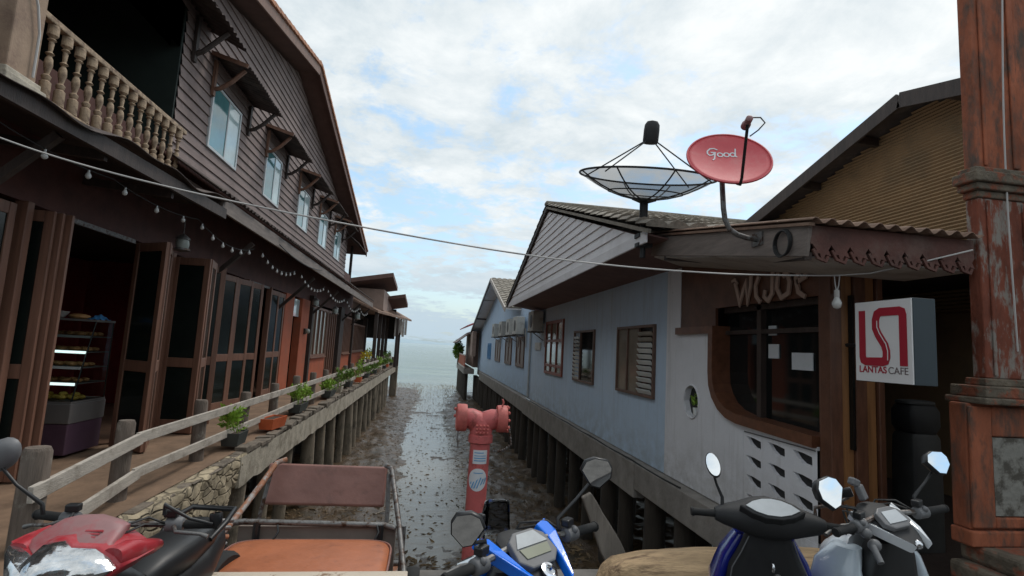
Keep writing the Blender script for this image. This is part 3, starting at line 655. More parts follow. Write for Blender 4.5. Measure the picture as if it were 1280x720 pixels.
# windows upstairs, each under a small corrugated hood
def up_window(y0, y1, k):
    z0, z1 = 5.30, 6.62; m = MB(); x = X0 + .055
    m.bb(X0, x, y0, y0+.06, z0, z1); m.bb(X0, x, y1-.06, y1, z0, z1); m.bb(X0, x-.003, y0+.06, y1-.06, z0, z0+.06); m.bb(X0, x-.003, y0+.06, y1-.06, z1-.06, z1)
    ym = (y0+y1)/2 + .08; m.bb(X0, x-.006, ym-.025, ym+.025, z0+.06, z1-.06)
    f = m.build('window', M['alu'], house, bevel=.006)
    m = MB(); m.bb(X0+.0, X0+.034, y0+.06, ym-.025, z0+.06, z1-.06); m.build('pane', M['curtain_glass'], f)
    m = MB(); m.bb(X0+.0, X0+.036, ym+.025, y1-.06, z0+.06, z1-.06); m.build('pane', M['curtain_pale'], f)
    m = MB(); d = Vector((.70, 0, -.20)); corr(m, (X0+.02, y0-.2, 7.12), (0,1,0), d, y1-y0+.95, d.length, .13, .018, 3, jit=.02)
    h = m.build('window_hood', M['corr'], house, solid=.006, smooth=60)
    for y in (y0-.05, y1+.45):
        m = MB(); m.tube([(X0+.02, y, 6.42), (X0+.18, y, 6.46), (X0+.36, y, 6.60), (X0+.60, y, 6.88)], .042, 6); m.bb(X0+.03, X0+.085, y-.045, y+.045, 6.3, 7.0); m.build('bracket', M['brownwood'] if y < y0 else M['darkwood'], h)
    m = MB(); m.bar((X0+.01, y0-.22, 7.09), (X0+.71, y0-.22, 6.89), .03, .08); m.build('side_board', M['brownwood'], h)
for k, (a, b) in enumerate(((10.6,12.1),(14.0,15.35),(17.4,18.8),(20.6,22.05),(23.8,25.2))): up_window(a, b, k)
# end bay with a glazed corner
mb = MB(); mb.bb(X0-.1, X0+.02, 27.25, 29.2, 4.72, 5.15); mb.build('end_parapet', M['redband'], house)
mb = MB(); mb.bb(X0-.08, X0+.04, 29.0, 29.2, 4.7, 6.75); mb.build('end_post', M['darkwood'], house)
mb = MB(); d = Vector((.66,0,-.5)); corr(mb, (X0+.02, 26.6, 7.0), (0,1,0), d, 3.2, d.length, .13, .018, 2); mb.build('window_hood', M['corr'], house, solid=.006)
# balcony
balc = MB(); balc.bb(-9, -4.12, 4.3, 9.34, 3.85, 4.0); balc.build('balcony_floor', M['darkwood'], house)
mb = MB(); mb.bb(-8.0, -7.9, 4.3, 9.3, 4.0, 7.35); mb.bb(-8, X0, 9.3, 9.345, 4.0, 7.4); mb.build('balcony_wall', M['green_dark'], house)
mb = MB(); mb.bb(-7.88, -7.8, 6.2, 7.3, 4.0, 6.3); mb.build('balcony_door', M['teak'], house)
mb = MB(); d = Vector((.66,0,-.32)); corr(mb, (X0+.02, 3.6, 7.46), (0,1,0), d, 6.7, d.length, .17, .02, 3, jit=.03); h = mb.build('balcony_hood', M['corr'], house, solid=.006, smooth=60)
m = MB(); m.tube([(X0+.02, 9.66, 6.62), (X0+.2, 9.66, 6.72), (X0+.58, 9.66, 7.12)], .045, 6); m.bb(X0+.035, X0+.09, 9.61, 9.71, 6.5, 7.36); m.build('bracket', M['darkwood'], h)
m = MB(); m.bb(-4.44, -4.12, 5.35, 5.72, 3.93, 8.0); col = m.build('balcony_column', M['plaster'], house, bevel=.015)
m = MB(); m.bb(-4.5, -4.06, 5.28, 5.80, 3.95, 4.06); m.bb(-4.47,-4.09,5.31,5.76,4.06,4.12); m.build('column_base', M['concrete'], col, bevel=.012)
m = MB(); m.tube([(-4.10,5.40,5.6),(-4.09,5.42,5.1),(-4.085,5.55,4.85),(-4.085,5.62,4.6),(-4.09,5.63,4.15)], .012, 6); m.build('cable', M['cable'], col)
m = MB(); m.bar((-4.22, 5.72, 4.93), (-4.22, 8.98, 4.93), .085, .07); brl = m.build('handrail', M['baluster'], house, bevel=.012)
m = MB(); m.bar((-4.22, 5.80, 4.06), (-4.22, 8.98, 4.06), .09, .07); m.build('bottom_rail', M['baluster'], house, bevel=.012)
bal = MB(); prof = [(r_*.86, z_) for r_, z_ in [(.02,0),(.06,.0),(.06,.17),(.035,.19),(.05,.22),(.05,.24),(.024,.26),(.048,.36),(.04,.43),(.022,.46),(.05,.485),(.022,.51),(.03,.60),(.024,.62),(.05,.64),(.026,.66),(.06,.69),(.06,.80),(.02,.80)]]
bal.lathe(prof, (-4.22, 5.98, 4.095), n=12); b0 = bal.build('baluster', M['baluster'], house, smooth=40)
for i in range(1, 14):
    c = b0.copy(); COL.objects.link(c); c.parent = house; c.location = (0, .218*i, 0)

# ------------------------------------------------------------------ pier-end pavilion behind it
pav = thing('pavilion', 'open timber pavilion with stacked shed roofs at the sea end of the left pier', 'pavilion', (-3.5, 38, 0))
mb = MB(); mb.bb(-8, -3.2, 34, 41, 3.7, 5.0); mb.build('cabin', M['hutwood'], pav)
def shed(x0, x1, y0, y1, za, zb, th, name, m='brownwood'):
    b = MB(); b.add([(x0,y0,za),(x1,y0,zb),(x1,y1,zb-.4),(x0,y1,za-.4),(x0,y0,za+th),(x1,y0,zb+th),(x1,y1,zb-.4+th),(x0,y1,za-.4+th)], [(0,3,2,1),(4,5,6,7),(0,1,5,4),(1,2,6,5),(2,3,7,6),(3,0,4,7)]); return b.build(name, M[m], pav)
shed(-8, -2.65, 33, 37.6, 4.65, 5.72, .26, 'roof', 'soffit'); shed(-5, -2.05, 37.2, 41.5, 4.25, 4.85, .24, 'roof', 'soffit')
mb = MB()
mb.add([(-5.2,32.2,4.35),(-3.3,32.2,3.55),(-1.72,42.5,3.55),(-3.6,42.5,4.5),(-5.2,32.2,4.2),(-3.3,32.2,3.42),(-1.72,42.5,3.42),(-3.6,42.5,4.35)], [(0,1,2,3),(4,7,6,5),(0,4,5,1),(1,5,6,2),(2,6,7,3),(3,7,4,0)]); mb.build('lower_roof', M['corr_rust'], pav)
for i in range(4):
    y = 32.6 + i*2.6; m = MB(); m.bb(-3.5, -3.3, y-.1, y+.1, 0, 3.5); m.build('post', M['darkwood'], pav)
    if i > 1:
        m = MB(); m.bb(-2.55, -2.38, y-.1, y+.1, 0, 3.4); m.build('post', M['darkwood'], pav)
mb = MB()
for i in range(5): mb.bb(-2.78+i*.18, -2.78+i*.18+.16, 39.4, 39.46, 2.15 + .14*(i % 3), 3.5)
mb.bb(-2.35, -2.3, 39.6, 41.6, 2.3, 3.3)
mb.build('blind', M['cream'], pav)
m = MB(); m.bb(-8, -2.85, 41.0, 41.1, 1.95, 4.2); m.bb(-8, -4.8, 31.2, 41, 3.3, 3.4); m.build('roof_shade_sheet', M['darkwall'], pav)  # dark sheets added for the shade under the open pavilion roof
# ------------------------------------------------------------------ planters on the pier edge
def planter(x, y, lab, ln=.5, matn='pot_dark', plant=True, h=.35, n=150, ang=0, lm='leaf', cat='potted plant'):
    t = thing('potted_plant' if plant else 'planter', lab, cat, (x, y, .06), 'planters along the boardwalk edge')
    a = R(ang); m = MB(); w0, w1 = .11, .14; hh = .19
    A = [(-w0,-ln/2+.03,0),(w0,-ln/2+.03,0),(w0,ln/2-.03,0),(-w0,ln/2-.03,0),(-w1,-ln/2,hh),(w1,-ln/2,hh),(w1,ln/2,hh),(-w1,ln/2,hh),
         (-w1+.02,-ln/2+.02,hh),(w1-.02,-ln/2+.02,hh),(w1-.02,ln/2-.02,hh),(-w1+.02,ln/2-.02,hh),(-w1+.02,-ln/2+.02,hh-.03),(w1-.02,-ln/2+.02,hh-.03),(w1-.02,ln/2-.02,hh-.03),(-w1+.02,ln/2-.02,hh-.03)]
    rot = Matrix.Rotation(a, 3, 'Z'); o = Vector((x, y, .06))
    m.add([o + rot @ Vector(p) for p in A], [(0,3,2,1),(0,1,5,4),(1,2,6,5),(2,3,7,6),(3,0,4,7),(4,5,9,8),(5,6,10,9),(6,7,11,10),(7,4,8,11),(8,9,13,12),(9,10,14,13),(10,11,15,14),(11,8,12,15)])
    m.build('box', M[matn], t)
    m = MB(); m.add([o + rot @ Vector(p) for p in ((-.118,-ln/2+.022,hh-.024),(.118,-ln/2+.022,hh-.024),(.118,ln/2-.022,hh-.024),(-.118,ln/2-.022,hh-.024))], [(0,1,2,3)]); m.build('soil', M['soil'], t)
    if plant:
        rr = random.Random(int(y*100)); m = MB()
        for q in range(9):
            c = o + rot @ Vector((rr.uniform(-.12,.12), rr.uniform(-ln/2+.02, ln/2-.02), hh + h*rr.uniform(.2,.75)))
            leaves(m, c, (.13,.13,h*.3), n//9, rr.choice((.04,.055,.075)), rr, rr.choice((.3,.7,1.0)))
            m.tube([c - Vector((0,0,h*.7)), c + Vector((0,0,h*.3))], .005, 4)
        m.build('foliage', M[lm], t, recalc=False)
    return t
planter(-2.90, 8.85, 'grey box of bright green herbs, nearest to the street on the boardwalk edge', .42, 'pot_dark', True, .36, 420)
planter(-2.80, 10.5, 'empty orange terracotta planter box on the boardwalk edge', .62, 'pot_orange', False, ang=-8, cat='planter')
planter(-2.92, 12.9, 'bushy light green plant just beyond the orange planter box', .8, 'pot_dark', True, .46, 700)
labs = ['leafy boxed plant on the boardwalk edge, third green one from the street', 'leafy boxed plant on the boardwalk edge, fourth green one from the street', 'leafy boxed plant on the boardwalk edge, fifth green one from the street', 'leafy boxed plant on the boardwalk edge, sixth green one from the street', 'leafy boxed plant on the boardwalk edge, seventh green one from the street', 'leafy boxed plant on the boardwalk edge, eighth green one from the street', 'leafy boxed plant on the boardwalk edge, ninth green one from the street', 'low plant on the far boardwalk edge near the pavilion', 'tall plant on the far boardwalk edge below the pavilion', 'last plant on the sea end of the boardwalk edge']
for i, y in enumerate((16.4, 17.7, 20.0, 22.4, 25.4, 28.4, 31.5, 34.0, 36.5, 39.5)):
    planter(-2.9 + .04*(i % 2), y, labs[i], (.9,.45,.7,.4)[i % 4], ('pot_dark','concrete','pot_dark','pot_orange','pot_dark')[i % 5], True, (.35,.62,.45,.8,.4)[i % 5], (420,260,560,300)[i % 4], lm='leaf' if i % 3 == 0 else 'leaf_d')
# shrubs at the pavilion
for i, (x, y, h, lab) in enumerate(((-3.6,40.3,.8,'small dark palm plant at the far end of the left pier'),(-3.3,41.3,.8,'spiky plant on the last corner of the left pier'),(-3.9,35.2,1.0,'yellow green shrub beneath the pavilion roof'))):
    t = thing('potted_shrub', lab, 'plant', (x,y,0)); m = MB(); m.lathe([(.14,0),(.2,.3),(.18,.3)], (x,y,0), n=10); m.build('pot', M['pot_dark'], t)
    m = MB(); rr = random.Random(i); leaves(m, (x,y,.3+h*.5), (.3,.3,h*.45), 220, .11, rr, .8); m.tube([(x,y,.25),(x,y,.3+h*.6)], .02, 5); m.build('foliage', M['leaf_d'] if i < 2 else M['leaf'], t, recalc=False)
t = thing('flower_bucket', 'yellow flower bouquet standing beside the pavilion entrance', 'flowers', (-3.75, 32.0, 0)); m = MB(); m.lathe([(.12,0),(.16,.5),(.14,.5)], (-3.75,32,0), n=10); m.build('bucket', M['pot_dark'], t)
m = MB(); leaves(m, (-3.75,32,.85), (.3,.3,.28), 200, .09, random.Random(8), .6); m.build('blossoms', mat('yellow_petals', (.62,.50,.03), .6, .3, 9), t, recalc=False)

# ------------------------------------------------------------------ inside the first doorway: pastry case
case = thing('display_case', 'tall glass pastry display case standing in the first open doorway', 'display case', (-4.95, 8.2, 0))
cx0, cx1, cy0, cy1 = -5.62, -4.64, 7.86, 8.60
m = MB(); m.bb(cx0, cx1, cy0, cy1, .04, .44); m.build('base', M['case_p'], case, bevel=.01)
m = MB(); m.bb(cx0-.01, cx1+.012, cy0-.012, cy1+.01, .443, .70); m.build('plinth', M['case'], case, bevel=.01)
SH = [.95, 1.16, 1.37, 1.58]
m = MB(); m.bb(cx0, cx1, cy0, cy1, .703, .73); m.build('tray', M['case'], case)
for k, z in enumerate(SH):
    y0 = cy0 + .06 + .07*k
    m = MB(); m.bb(cx0+.02, cx1-.02, y0, cy1-.02, z, z+.014); sh = m.build('shelf', M['case'], case)
    m = MB(); m.bb(cx0+.02, cx1-.02, y0-.022, y0-.003, z-.012, z+.022); m.build('shelf_light', M['led' if k in (0, 2) else 'alu'], sh)
m = MB(); m.bb(cx0, cx1, cy0+.30, cy1, 1.80, 1.83); m.build('top', M['case'], case)
m = MB()
for x in (cx0+.01, cx1-.01):
    m.tube([(x, cy0+.02, .73), (x, cy0+.31, 1.80)], .010, 6); m.tube([(x, cy1-.02, .73), (x, cy1-.02, 1.80)], .010, 6)
m.build('frame', M['black'], case)
m = MB(); m.add([(cx0,cy0,.73),(cx1,cy0,.73),(cx1,cy0+.30,1.80),(cx0,cy0+.30,1.80)], [(0,1,2,3)]); m.add([(cx1,cy0,.73),(cx1,cy1,.73),(cx1,cy1,1.8),(cx1,cy0+.3,1.8)], [(0,1,2,3)]); m.build('glass', M['clear'], case)
rr = random.Random(2)
lvl = [(.732,'bottom tray','bread_y'),(SH[0]+.015,'lowest shelf','bread'),(SH[1]+.015,'second shelf','bread'),(SH[2]+.015,'third shelf','bread'),(SH[3]+.015,'highest shelf','bread')]
for k, (z, nm, mm) in enumerate(lvl):
    for i in range(6):
        x = lerp(cx0+.10, cx1-.10, i/5); y = cy0 + .20 + .06*k + rr.uniform(-.02,.02)
        kind = ['golden cake pieces heaped','round crusty buns','flat brown pastries','glazed bread rolls','small pale buns'][k]
        m = MB(); m.ball((x, y, z+.032), .06, 10, (1.0, .9, .55)); m.ball((x+.01, y+.13, z+.032), .055, 10, (1.05,.9,.55))
        if k == 0: m.ball((x-.01, y+.05, z+.075), .05, 10, (1,1,.6))
        o = m.build('pastry', M['bread_y'] if (k == 0 and i > 2) else M[mm], loc=(x,y,z), smooth=60)
        tag(o, f'{kind} on the {nm} of the pastry case', 'pastry', f'pastries on the {nm}')
t = thing('food_bowl', 'pale bowl resting on top of the pastry case at its left', 'bowl', (-5.32, 8.42, 1.83)); m = MB(); m.lathe([(.07,0),(.10,.02),(.15,.10),(.14,.10),(.09,.03)], (-5.32,8.42,1.831), n=18); m.build('shell', M['cream'], t, smooth=50)
m = MB(); m.ball((-5.02, 8.42, 1.865), .14, 12, (1,.8,.3)); tag(m.build('wrapped_loaf', M['bread'], loc=(-5.02,8.42,1.83), smooth=60), 'brown wrapped loaf on top of the pastry case', 'bread')
m = MB(); m.grid(lambda a,b: Vector((-4.86+.2*a, 8.32+.2*b, 1.835+.07*math.sin(math.pi*a)*math.sin(math.pi*b)+.012*math.sin(17*a+9*b))), 10, 10); tag(m.build('folded_cloth', M['tarp_b'], loc=(-4.76,8.42,1.83), solid=.006, smooth=60), 'crumpled blue cloth on top of the pastry case at its right', 'cloth')
ch = thing('chair', 'orange backed chair inside the second open doorway', 'chair', (-5.35, 12.6, 0))
m = MB(); m.bb(-5.6,-5.15,12.38,12.83,.42,.47); m.build('seat', M['chair_o'], ch, bevel=.01)
m = MB(); m.bb(-5.6,-5.15,12.80,12.84,.5,.92); m.build('backrest', M['chair_o'], ch, bevel=.02)
for x in (-5.56,-5.19):
    for y in (12.42,12.80): m = MB(); m.bb(x-.02,x+.02,y-.02,y+.02,0,.42 if y < 12.6 else .55); m.build('leg', M['darkwood'], ch)

# ------------------------------------------------------------------ string lights and lanterns under the awning
sl = thing('string_lights', 'strings of small white bulbs looping under the left awning', 'string lights', (-3.7, 15, 3.3))
m = MB(); pts_b = []
strand = [(4.5,3.42,6.4,3.40,.06,3),(6.4,3.40,8.6,3.46,.08,3),(8.6,3.46,11.2,3.46,.18,6),(11.6,3.50,14.6,3.5,.22,8),(15.0,3.48,18.4,3.46,.24,8),(18.8,3.45,22.6,3.44,.24,8),(23,3.4,27,3.38,.3,8),(27,3.38,30.6,3.35,.25,7)]
for (ya, za, yb, zb, sag, n) in strand:
    P_ = []
    for i in range(n*3+1):
        t_ = i/(n*3); P_.append(Vector((-3.68, lerp(ya,yb,t_), lerp(za,zb,t_) - 4*sag*t_*(1-t_))))
    m.tube(P_, .006, 5)
    for i in range(n): pts_b.append(P_[i*3+1])
m.build('wire', M['cable_d'], sl)
pb = None
for p in pts_b:
    if pb is None:
        m = MB(); m.lathe([(.010,0),(.011,-.025),(.024,-.045),(.029,-.066),(.022,-.086),(.006,-.096)], p, n=10); pb = m.build('bulb', M['bulb'], sl, smooth=60); p0 = p
    else:
        c = pb.copy(); COL.objects.link(c); c.parent = sl; c.location = p - p0
def lantern(x, y, z, lab, s=1.0):
    t = thing('lantern', lab, 'lantern', (x,y,z), 'lanterns under the left awning'); m = MB()
    m.tube([(x,y,z+.5*s),(x,y,z+.24*s)], .006, 5); m.lathe([(.02*s,.26*s),(.10*s,.2*s),(.11*s,.17*s)], (x,y,z), n=10); m.build('cap', M['steel'], t, smooth=40); m = MB(); m.lathe([(.05*s,-.02*s),(.12*s,0),(.11*s,.03*s)], (x,y,z), n=10); m.build('base', M['steel'], t, smooth=40)
    m = MB(); m.lathe([(.085*s,.03*s),(.10*s,.10*s),(.085*s,.17*s)], (x,y,z), n=10); m.build('lantern_glass', M['lantern'], t, smooth=50)
lantern(-4.0, 8.9, 3.0, 'grey glass lantern hanging above the first doorway'); lantern(-4.2, 19.6, 2.85, 'grey lantern hanging in front of the orange pilaster', 1.2); lantern(-4.0, 22.4, 2.75, 'lantern hanging before the shuttered window', 1.2); lantern(-3.9, 28.0, 2.8, 'large white lantern past the thick dark post', 1.5)
t = thing('wall_lamp', 'small dark wall lamp fixed on the orange pilaster', 'lamp', (-4.45, 19.6, 1.95)); m = MB(); m.bb(-4.5,-4.44,19.5,19.7,1.85,2.05); m.build('plate', M['darkwood'], t); m = MB(); m.ball((-4.38,19.6,1.96), .09, 10); m.build('shade', M['lantern'], t)
# loose cable running from under the awning
m = MB(); P_ = [Vector((-3.44, lerp(12.0, 16.5, i/14), 3.72 - .5*(i/14)*(1-i/14) + .06*i/14)) for i in range(15)]
m.tube(P_, .012, 6); tag(m.build('cable', M['cable_d'], loc=tuple(P_[0])), 'loose black cable drooping across the awning fascia', 'cable')
# ================================================================== RIGHT: NEAR BLUE HOUSE
WX = 3.65
bh = thing('blue_house', 'near pale blue house with grey boarded gable overhanging the canal', 'house', (6, 13, 0))
m = MB(); m.bb(WX, WX+.2, 7.92, 19.45, -.02, 3.35); m.build('wall', M['blue'], bh)
m = MB(); m.bb(WX+.2, 9, 19.25, 19.45, 0, 3.4); m.bb(8.9, 9.0, 8, 19.2, 0, 3.4); m.build('rear_wall', M['blue'], bh)
GX, GA, GZ, GS, GN, GF = 2.6, 12.4, 5.22, .307, 6.25, 18.55
def gz(y): return GZ - GS*abs(y-GA)
m = MB(); lap_wall(m, GX, gz(GN)-.02, GZ-.12, lambda z: GA-(GZ-.1-z)/GS, lambda z: GA+(GZ-.1-z)/GS, .165, .022, s=-1)
m.build('gable_boards', M['siding_grey'], bh)
m = MB(); m.prism([(GN+.3, gz(GN)-.0),(GF-.3, gz(GN)-.0),(GA, GZ-.12)], (GX+.02,0,0), (0,1,0), (0,0,1), .06); m.build('gable_backing', M['soffit_pink'], bh)
m = MB(); m.add([(GX,GN,gz(GN)-.05),(GX,GF,gz(GF)-.05),(WX+.02,GF,3.12),(WX+.02,GN,3.12)], [(0,1,2,3)]); m.build('soffit', M['soffit_pink'], bh, solid=.02)
m = MB(); m.bb(GX-.03, GX+.0, GN, GF, gz(GN)-.16, gz(GN)-.0); m.build('gable_foot_board', M['siding_grey'], bh, bevel=.006)
for ya, yb in ((GN-.15, GA), (GF+.15, GA)):
    m = MB(); m.bar((GX-.045, ya, gz(ya)-.0), (GX-.045, yb, gz(yb)-.0), .05, .05 if ya < GA else .13); m.build('barge_board', M['tile_grey'] if ya < GA else M['darkwood'], bh)
    V = Vector((0, yb-ya, gz(yb)-gz(ya))); m = MB(); tiles(m, (GX-.09, ya, gz(ya)+.06), (1,0,0), V, 6.6, V.length, .28, .36, .065, .035)
    m.build('roof', M['tile_grey'], bh, smooth=35, recalc=False)
m = MB(); m.bb(GX-.10, 9, GA-.12, GA+.12, GZ+.06, GZ+.15); m.build('ridge_cap', M['tile_grey'], bh, bevel=.03)
m = MB(); m.bb(WX-.21, WX-.002, 8.6, 19.5, -.58, -.03); m.bb(WX-.20, WX-.002, 3.9, 8.59, -.44, -.03); m.build('base_beam', M['concrete_d'], bh, bevel=.012)
m = MB(); m.bb(WX, 14, 4.5, 19.4, -.35, -.03); m.build('floor_slab', M['concrete_d'], bh)  # stretched unseen past the rear wall to darken the space below
rnd = random.Random(12); y = 5.1
while y < 19.6:
    for x0 in (WX+.0, WX+1.5):
        m = MB(); r = rnd.uniform(.12, .17); m.tube([(x0+rnd.uniform(-.06,.06), y, -2.95), (x0, y, -.36 if x0 > WX+1 else (-.585 if y > 8.5 else -.445))], [r*1.05, r], 10); m.build('piling', M['pile_shade'], bh, smooth=60)
    y += rnd.uniform(.9, 1.4)
def frame_window(parent, y0, y1, z0, z1, fm, x=WX, t=.05, d=.05, cols=(), rows=()):
    m = MB(); xo = x - d
    m.bb(xo, x+.02, y0, y0+t, z0, z1); m.bb(xo, x+.02, y1-t, y1, z0, z1); m.bb(xo+.002, x+.02, y0+t, y1-t, z0, z0+t); m.bb(xo+.002, x+.02, y0+t, y1-t, z1-t, z1)
    for c in cols: m.bb(xo+.004, x+.02, c-t*.45, c+t*.45, z0+t, z1-t)
    for r_ in rows: m.bb(xo+.006, x+.02, y0+t, y1-t, r_-t*.45, r_+t*.45)
    return m.build('window', M[fm], parent, bevel=.005)
# louvred windows
f = frame_window(bh, 8.30, 10.08, 1.05, 2.28, 'brownframe', cols=(8.98, 9.52))
m = MB(); m.bb(WX-.012, WX-.002, 9.03, 10.03, 1.1, 2.23); m.build('pane', M['beigeglass'], f)
m = MB(); m.bb(WX-.006, WX-.001, 8.34, 8.96, 1.1, 2.23); m.build('dark_gap', M['glass_d'], f)
for i in range(11):
    z = 1.135 + i*.098; m = MB(); m.box((WX-.05, 8.655, z+.01), (.012, .60, .082), Euler((0, R(-32), 0)).to_matrix()); m.build('louvre', M['white_s'] if i < 9 else M['beigeglass'], f)
f = frame_window(bh, 11.60, 13.32, 1.03, 2.28, 'brownframe', cols=(12.72,))
m = MB(); m.bb(WX-.012, WX-.002, 11.65, 12.69, 1.08, 2.23); m.build('pane', M['glass_d'], f)
for i in range(11):
    z = 1.11 + i*.098; m = MB(); m.box((WX-.05, 13.0, z+.01), (.012, .52, .082), Euler((0, R(-32), 0)).to_matrix()); m.build('louvre', M['white_s'] if i < 7 else M['beigeglass'], f)
f = frame_window(bh, 14.5, 16.8, 1.03, 2.66, 'redframe', t=.09, cols=(15.27, 16.03), rows=(2.05, 1.3))
m = MB(); m.bb(WX-.012, WX-.002, 14.58, 16.72, 1.1, 2.58); m.build('pane', M['beigeglass'], f)
for i in range(3): m = MB(); m.bb(WX-.016, WX-.013, 14.66+i*.76, 15.15+i*.76, 1.40, 1.95); m.build('pale_curtain', M['curtain_pale'], f)
m = MB(); m.tube([(WX-.05, 19.38, 3.2),(WX-.05,19.38,.05),(WX-.1,19.38,-.05),(WX-.13,18.4,-.03)], .04, 8); m.build('downpipe', M['alu'], bh, smooth=60)
m = MB(); m.bb(WX-.03, WX, 17.6, 18.6, 1.75, 2.0); m.build('wall_box', M['ac'], bh)
m = MB(); m.tube([(WX-.18, y_, -.015 + .01*math.sin(y_*3)) for y_ in [7 + i*.6 for i in range(21)]], .012, 5); tag(m.build('ground_cable', M['cable_d'], loc=(WX-.18, 7, 0)), 'thin black cable lying along the foot of the blue wall', 'cable')
def ac_unit(y0, z0, lab, w_=.85, h=.62):
    t = thing('air_conditioner', lab, 'air conditioner', (WX-.2, y0+w_/2, z0), 'outdoor air conditioners on the blue walls')
    m = MB(); m.bb(WX-.42, WX-.08, y0, y0+w_, z0, z0+h); c = m.build('casing', M['ac'], t, bevel=.015)
    m = MB(); m.lathe([(.22,0),(.22,.012),(.05,.02)], (WX-.42, y0+w_*.4, z0+h/2), Euler((0,R(-90),0)).to_matrix(), 20); m.build('fan_grille', M['ac_grill'], t)
    m = MB(); m.bar((WX, y0+.1, z0-.02), (WX-.45, y0+.1, z0-.02), .04, .04); m.bar((WX, y0+w_-.1, z0-.02), (WX-.45, y0+w_-.1, z0-.02), .04, .04); m.bar((WX-.02,y0+.1,z0-.3),(WX-.42,y0+.1,z0-.03),.03,.03); m.build('bracket', M['steel'], t)
    m = MB(); m.tube([(WX-.1,y0-.03,z0+.2),(WX-.06,y0-.12,z0+.25),(WX-.04,y0-.14,z0-.2),(WX-.02,y0-.12,z0-.5)], .022, 6); m.build('hose', M['cable'], t)
ac_unit(17.1, 2.36, 'air conditioner under the eave of the near blue house, beside its red brown window', .9, .66)

# ================================================================== RIGHT: FAR BLUE HOUSE
fb = thing('far_blue_house', 'far brighter blue house with tiled gable and a row of air conditioners', 'house', (6, 29, 0))
m = MB(); m.bb(WX+.02, WX+.2, 19.5, 42.0, -.02, 3.4); m.prism([(19.5,3.4),(42,3.3),(29,5.2)], (WX+.03,0,0), (0,1,0), (0,0,1), .15); m.build('wall', M['blue2'], fb)
HX, HA, HZ = 3.0, 29.0, 5.5
for ya, za, yb, zb in ((22.3, 3.42, HA, HZ), (42.5, 2.75, HA, HZ)):
    V = Vector((0, yb-ya, zb-za)); m = MB(); tiles(m, (HX, ya, za+.05), (1,0,0), V, 6.5, V.length, .3, .45, .05, .04); m.build('roof', M['tile_grey'], fb, smooth=35, recalc=False)
    m = MB(); m.add([(HX,ya,za),(HX,yb,zb),(9,yb,zb),(9,ya,za)], [(0,1,2,3)]); m.build('roof_lining', M['siding_grey'], fb, solid=.05)
    m = MB(); m.bar((HX-.03, ya, za-.03), (HX-.03, yb, zb-.03), .05, .2); m.build('barge_board', M['cream'] if ya < HA else M['darkwood'], fb)
for y, z in ((25.5, 4.15), (33, 4.7), (37.5, 3.7)):
    m = MB(); m.bar((HX+.02, y, z), (WX+.1, y, z), .08, .1); m.build('purlin', M['darkwood'], fb)
m = MB(); m.bb(WX-.19, WX+.0, 19.52, 38.0, -.56, -.04); m.build('base_beam', M['concrete_d'], fb, bevel=.01)
m = MB(); m.bb(WX+.02, 14, 19.5, 42, -.4, -.04); m.build('floor_slab', M['concrete_d'], fb)  # reaches unseen far inland to shut light out under the house
y = 20.1
while y < 44:
    m = MB(); r = rnd.uniform(.12,.17); m.tube([(WX+rnd.uniform(-.08,.05), y, -2.95), (WX, y, -.57)], [r*1.05, r], 10); m.build('piling', M['pile_shade'], fb, smooth=60); y += rnd.uniform(.8,1.2)
for y0, y1, mt, z1 in ((20.9,22.9,'brownframe',2.27),(24.3,26.4,'brownframe',2.23),(28.4,30.6,'brownframe',2.2),(33.0,34.8,'tarp_b',2.0)):
    f = frame_window(fb, y0, y1, 1.0, z1, 'brownframe' if mt != 'tarp_b' else 'tarp_b', x=WX+.02, t=.14, cols=((y0+y1)/2,))
    m = MB(); m.bb(WX+.0, WX+.015, y0+.1, y1-.1, 1.1, z1-.1); m.build('shutter', M[mt if mt != 'brownframe' else 'teak_d'], f)
for k, (y, lab) in enumerate(((20.6,'nearest air conditioner of the row on the far blue wall'),(22.6,'second air conditioner of the row on the far blue wall'),(25.2,'third air conditioner of the row on the far blue wall'),(28.2,'seaward air conditioner of the row on the far blue wall'))): ac_unit(y, 2.32, lab, 1.0, .7)
# ------------------------------------------------------------------ last houses toward the sea
oh = thing('waterside_house', 'brown board house with orange railed balcony and red roof at the sea end', 'house', (4, 46, 0))
m = MB(); m.bb(3.3, 7, 42.1, 52, .1, 3.0); m.build('wall', M['hutwood'], oh)
m = MB(); m.bb(2.5, 3.3, 40.5, 52, -.35, .02); m.build('balcony_floor', M['concrete_d'], oh)
m = MB(); m.bb(2.52, 2.60, 40.5, 52, 1.0, 1.09); m.bb(2.52, 2.60, 40.5, 52, .05, .18); m.build('balcony_rail', M['cream'], oh)
m = MB()
for i in range(24): m.bb(2.53, 2.59, 40.6+i*.475, 40.6+i*.475+.4, .19, .99)
m.build('balcony_slats', M['orange'], oh)
m = MB(); m.bb(3.0, 3.28, 40.0, 42.0, 1.0, 2.9); m.build('screen', M['hutwood'], oh)
m = MB(); m.add([(2.6,41,3.3),(2.6,52,3.3),(5,52,4.4),(5,41,4.4)], [(0,1,2,3)]); m.build('roof', M['redroof'], oh, solid=.08)
m = MB(); m.add([(2.0,44,2.0),(2.0,52,2.0),(3.3,52,3.0),(3.3,44,3.0)], [(0,1,2,3)]); m.build('awning', M['siding'], oh, solid=.06)
for y in range(41, 53):
    m = MB(); m.tube([(2.75,y,-3),(2.75,y,-.36)], .14, 8); m.build('piling', M['pile_shade'], oh)
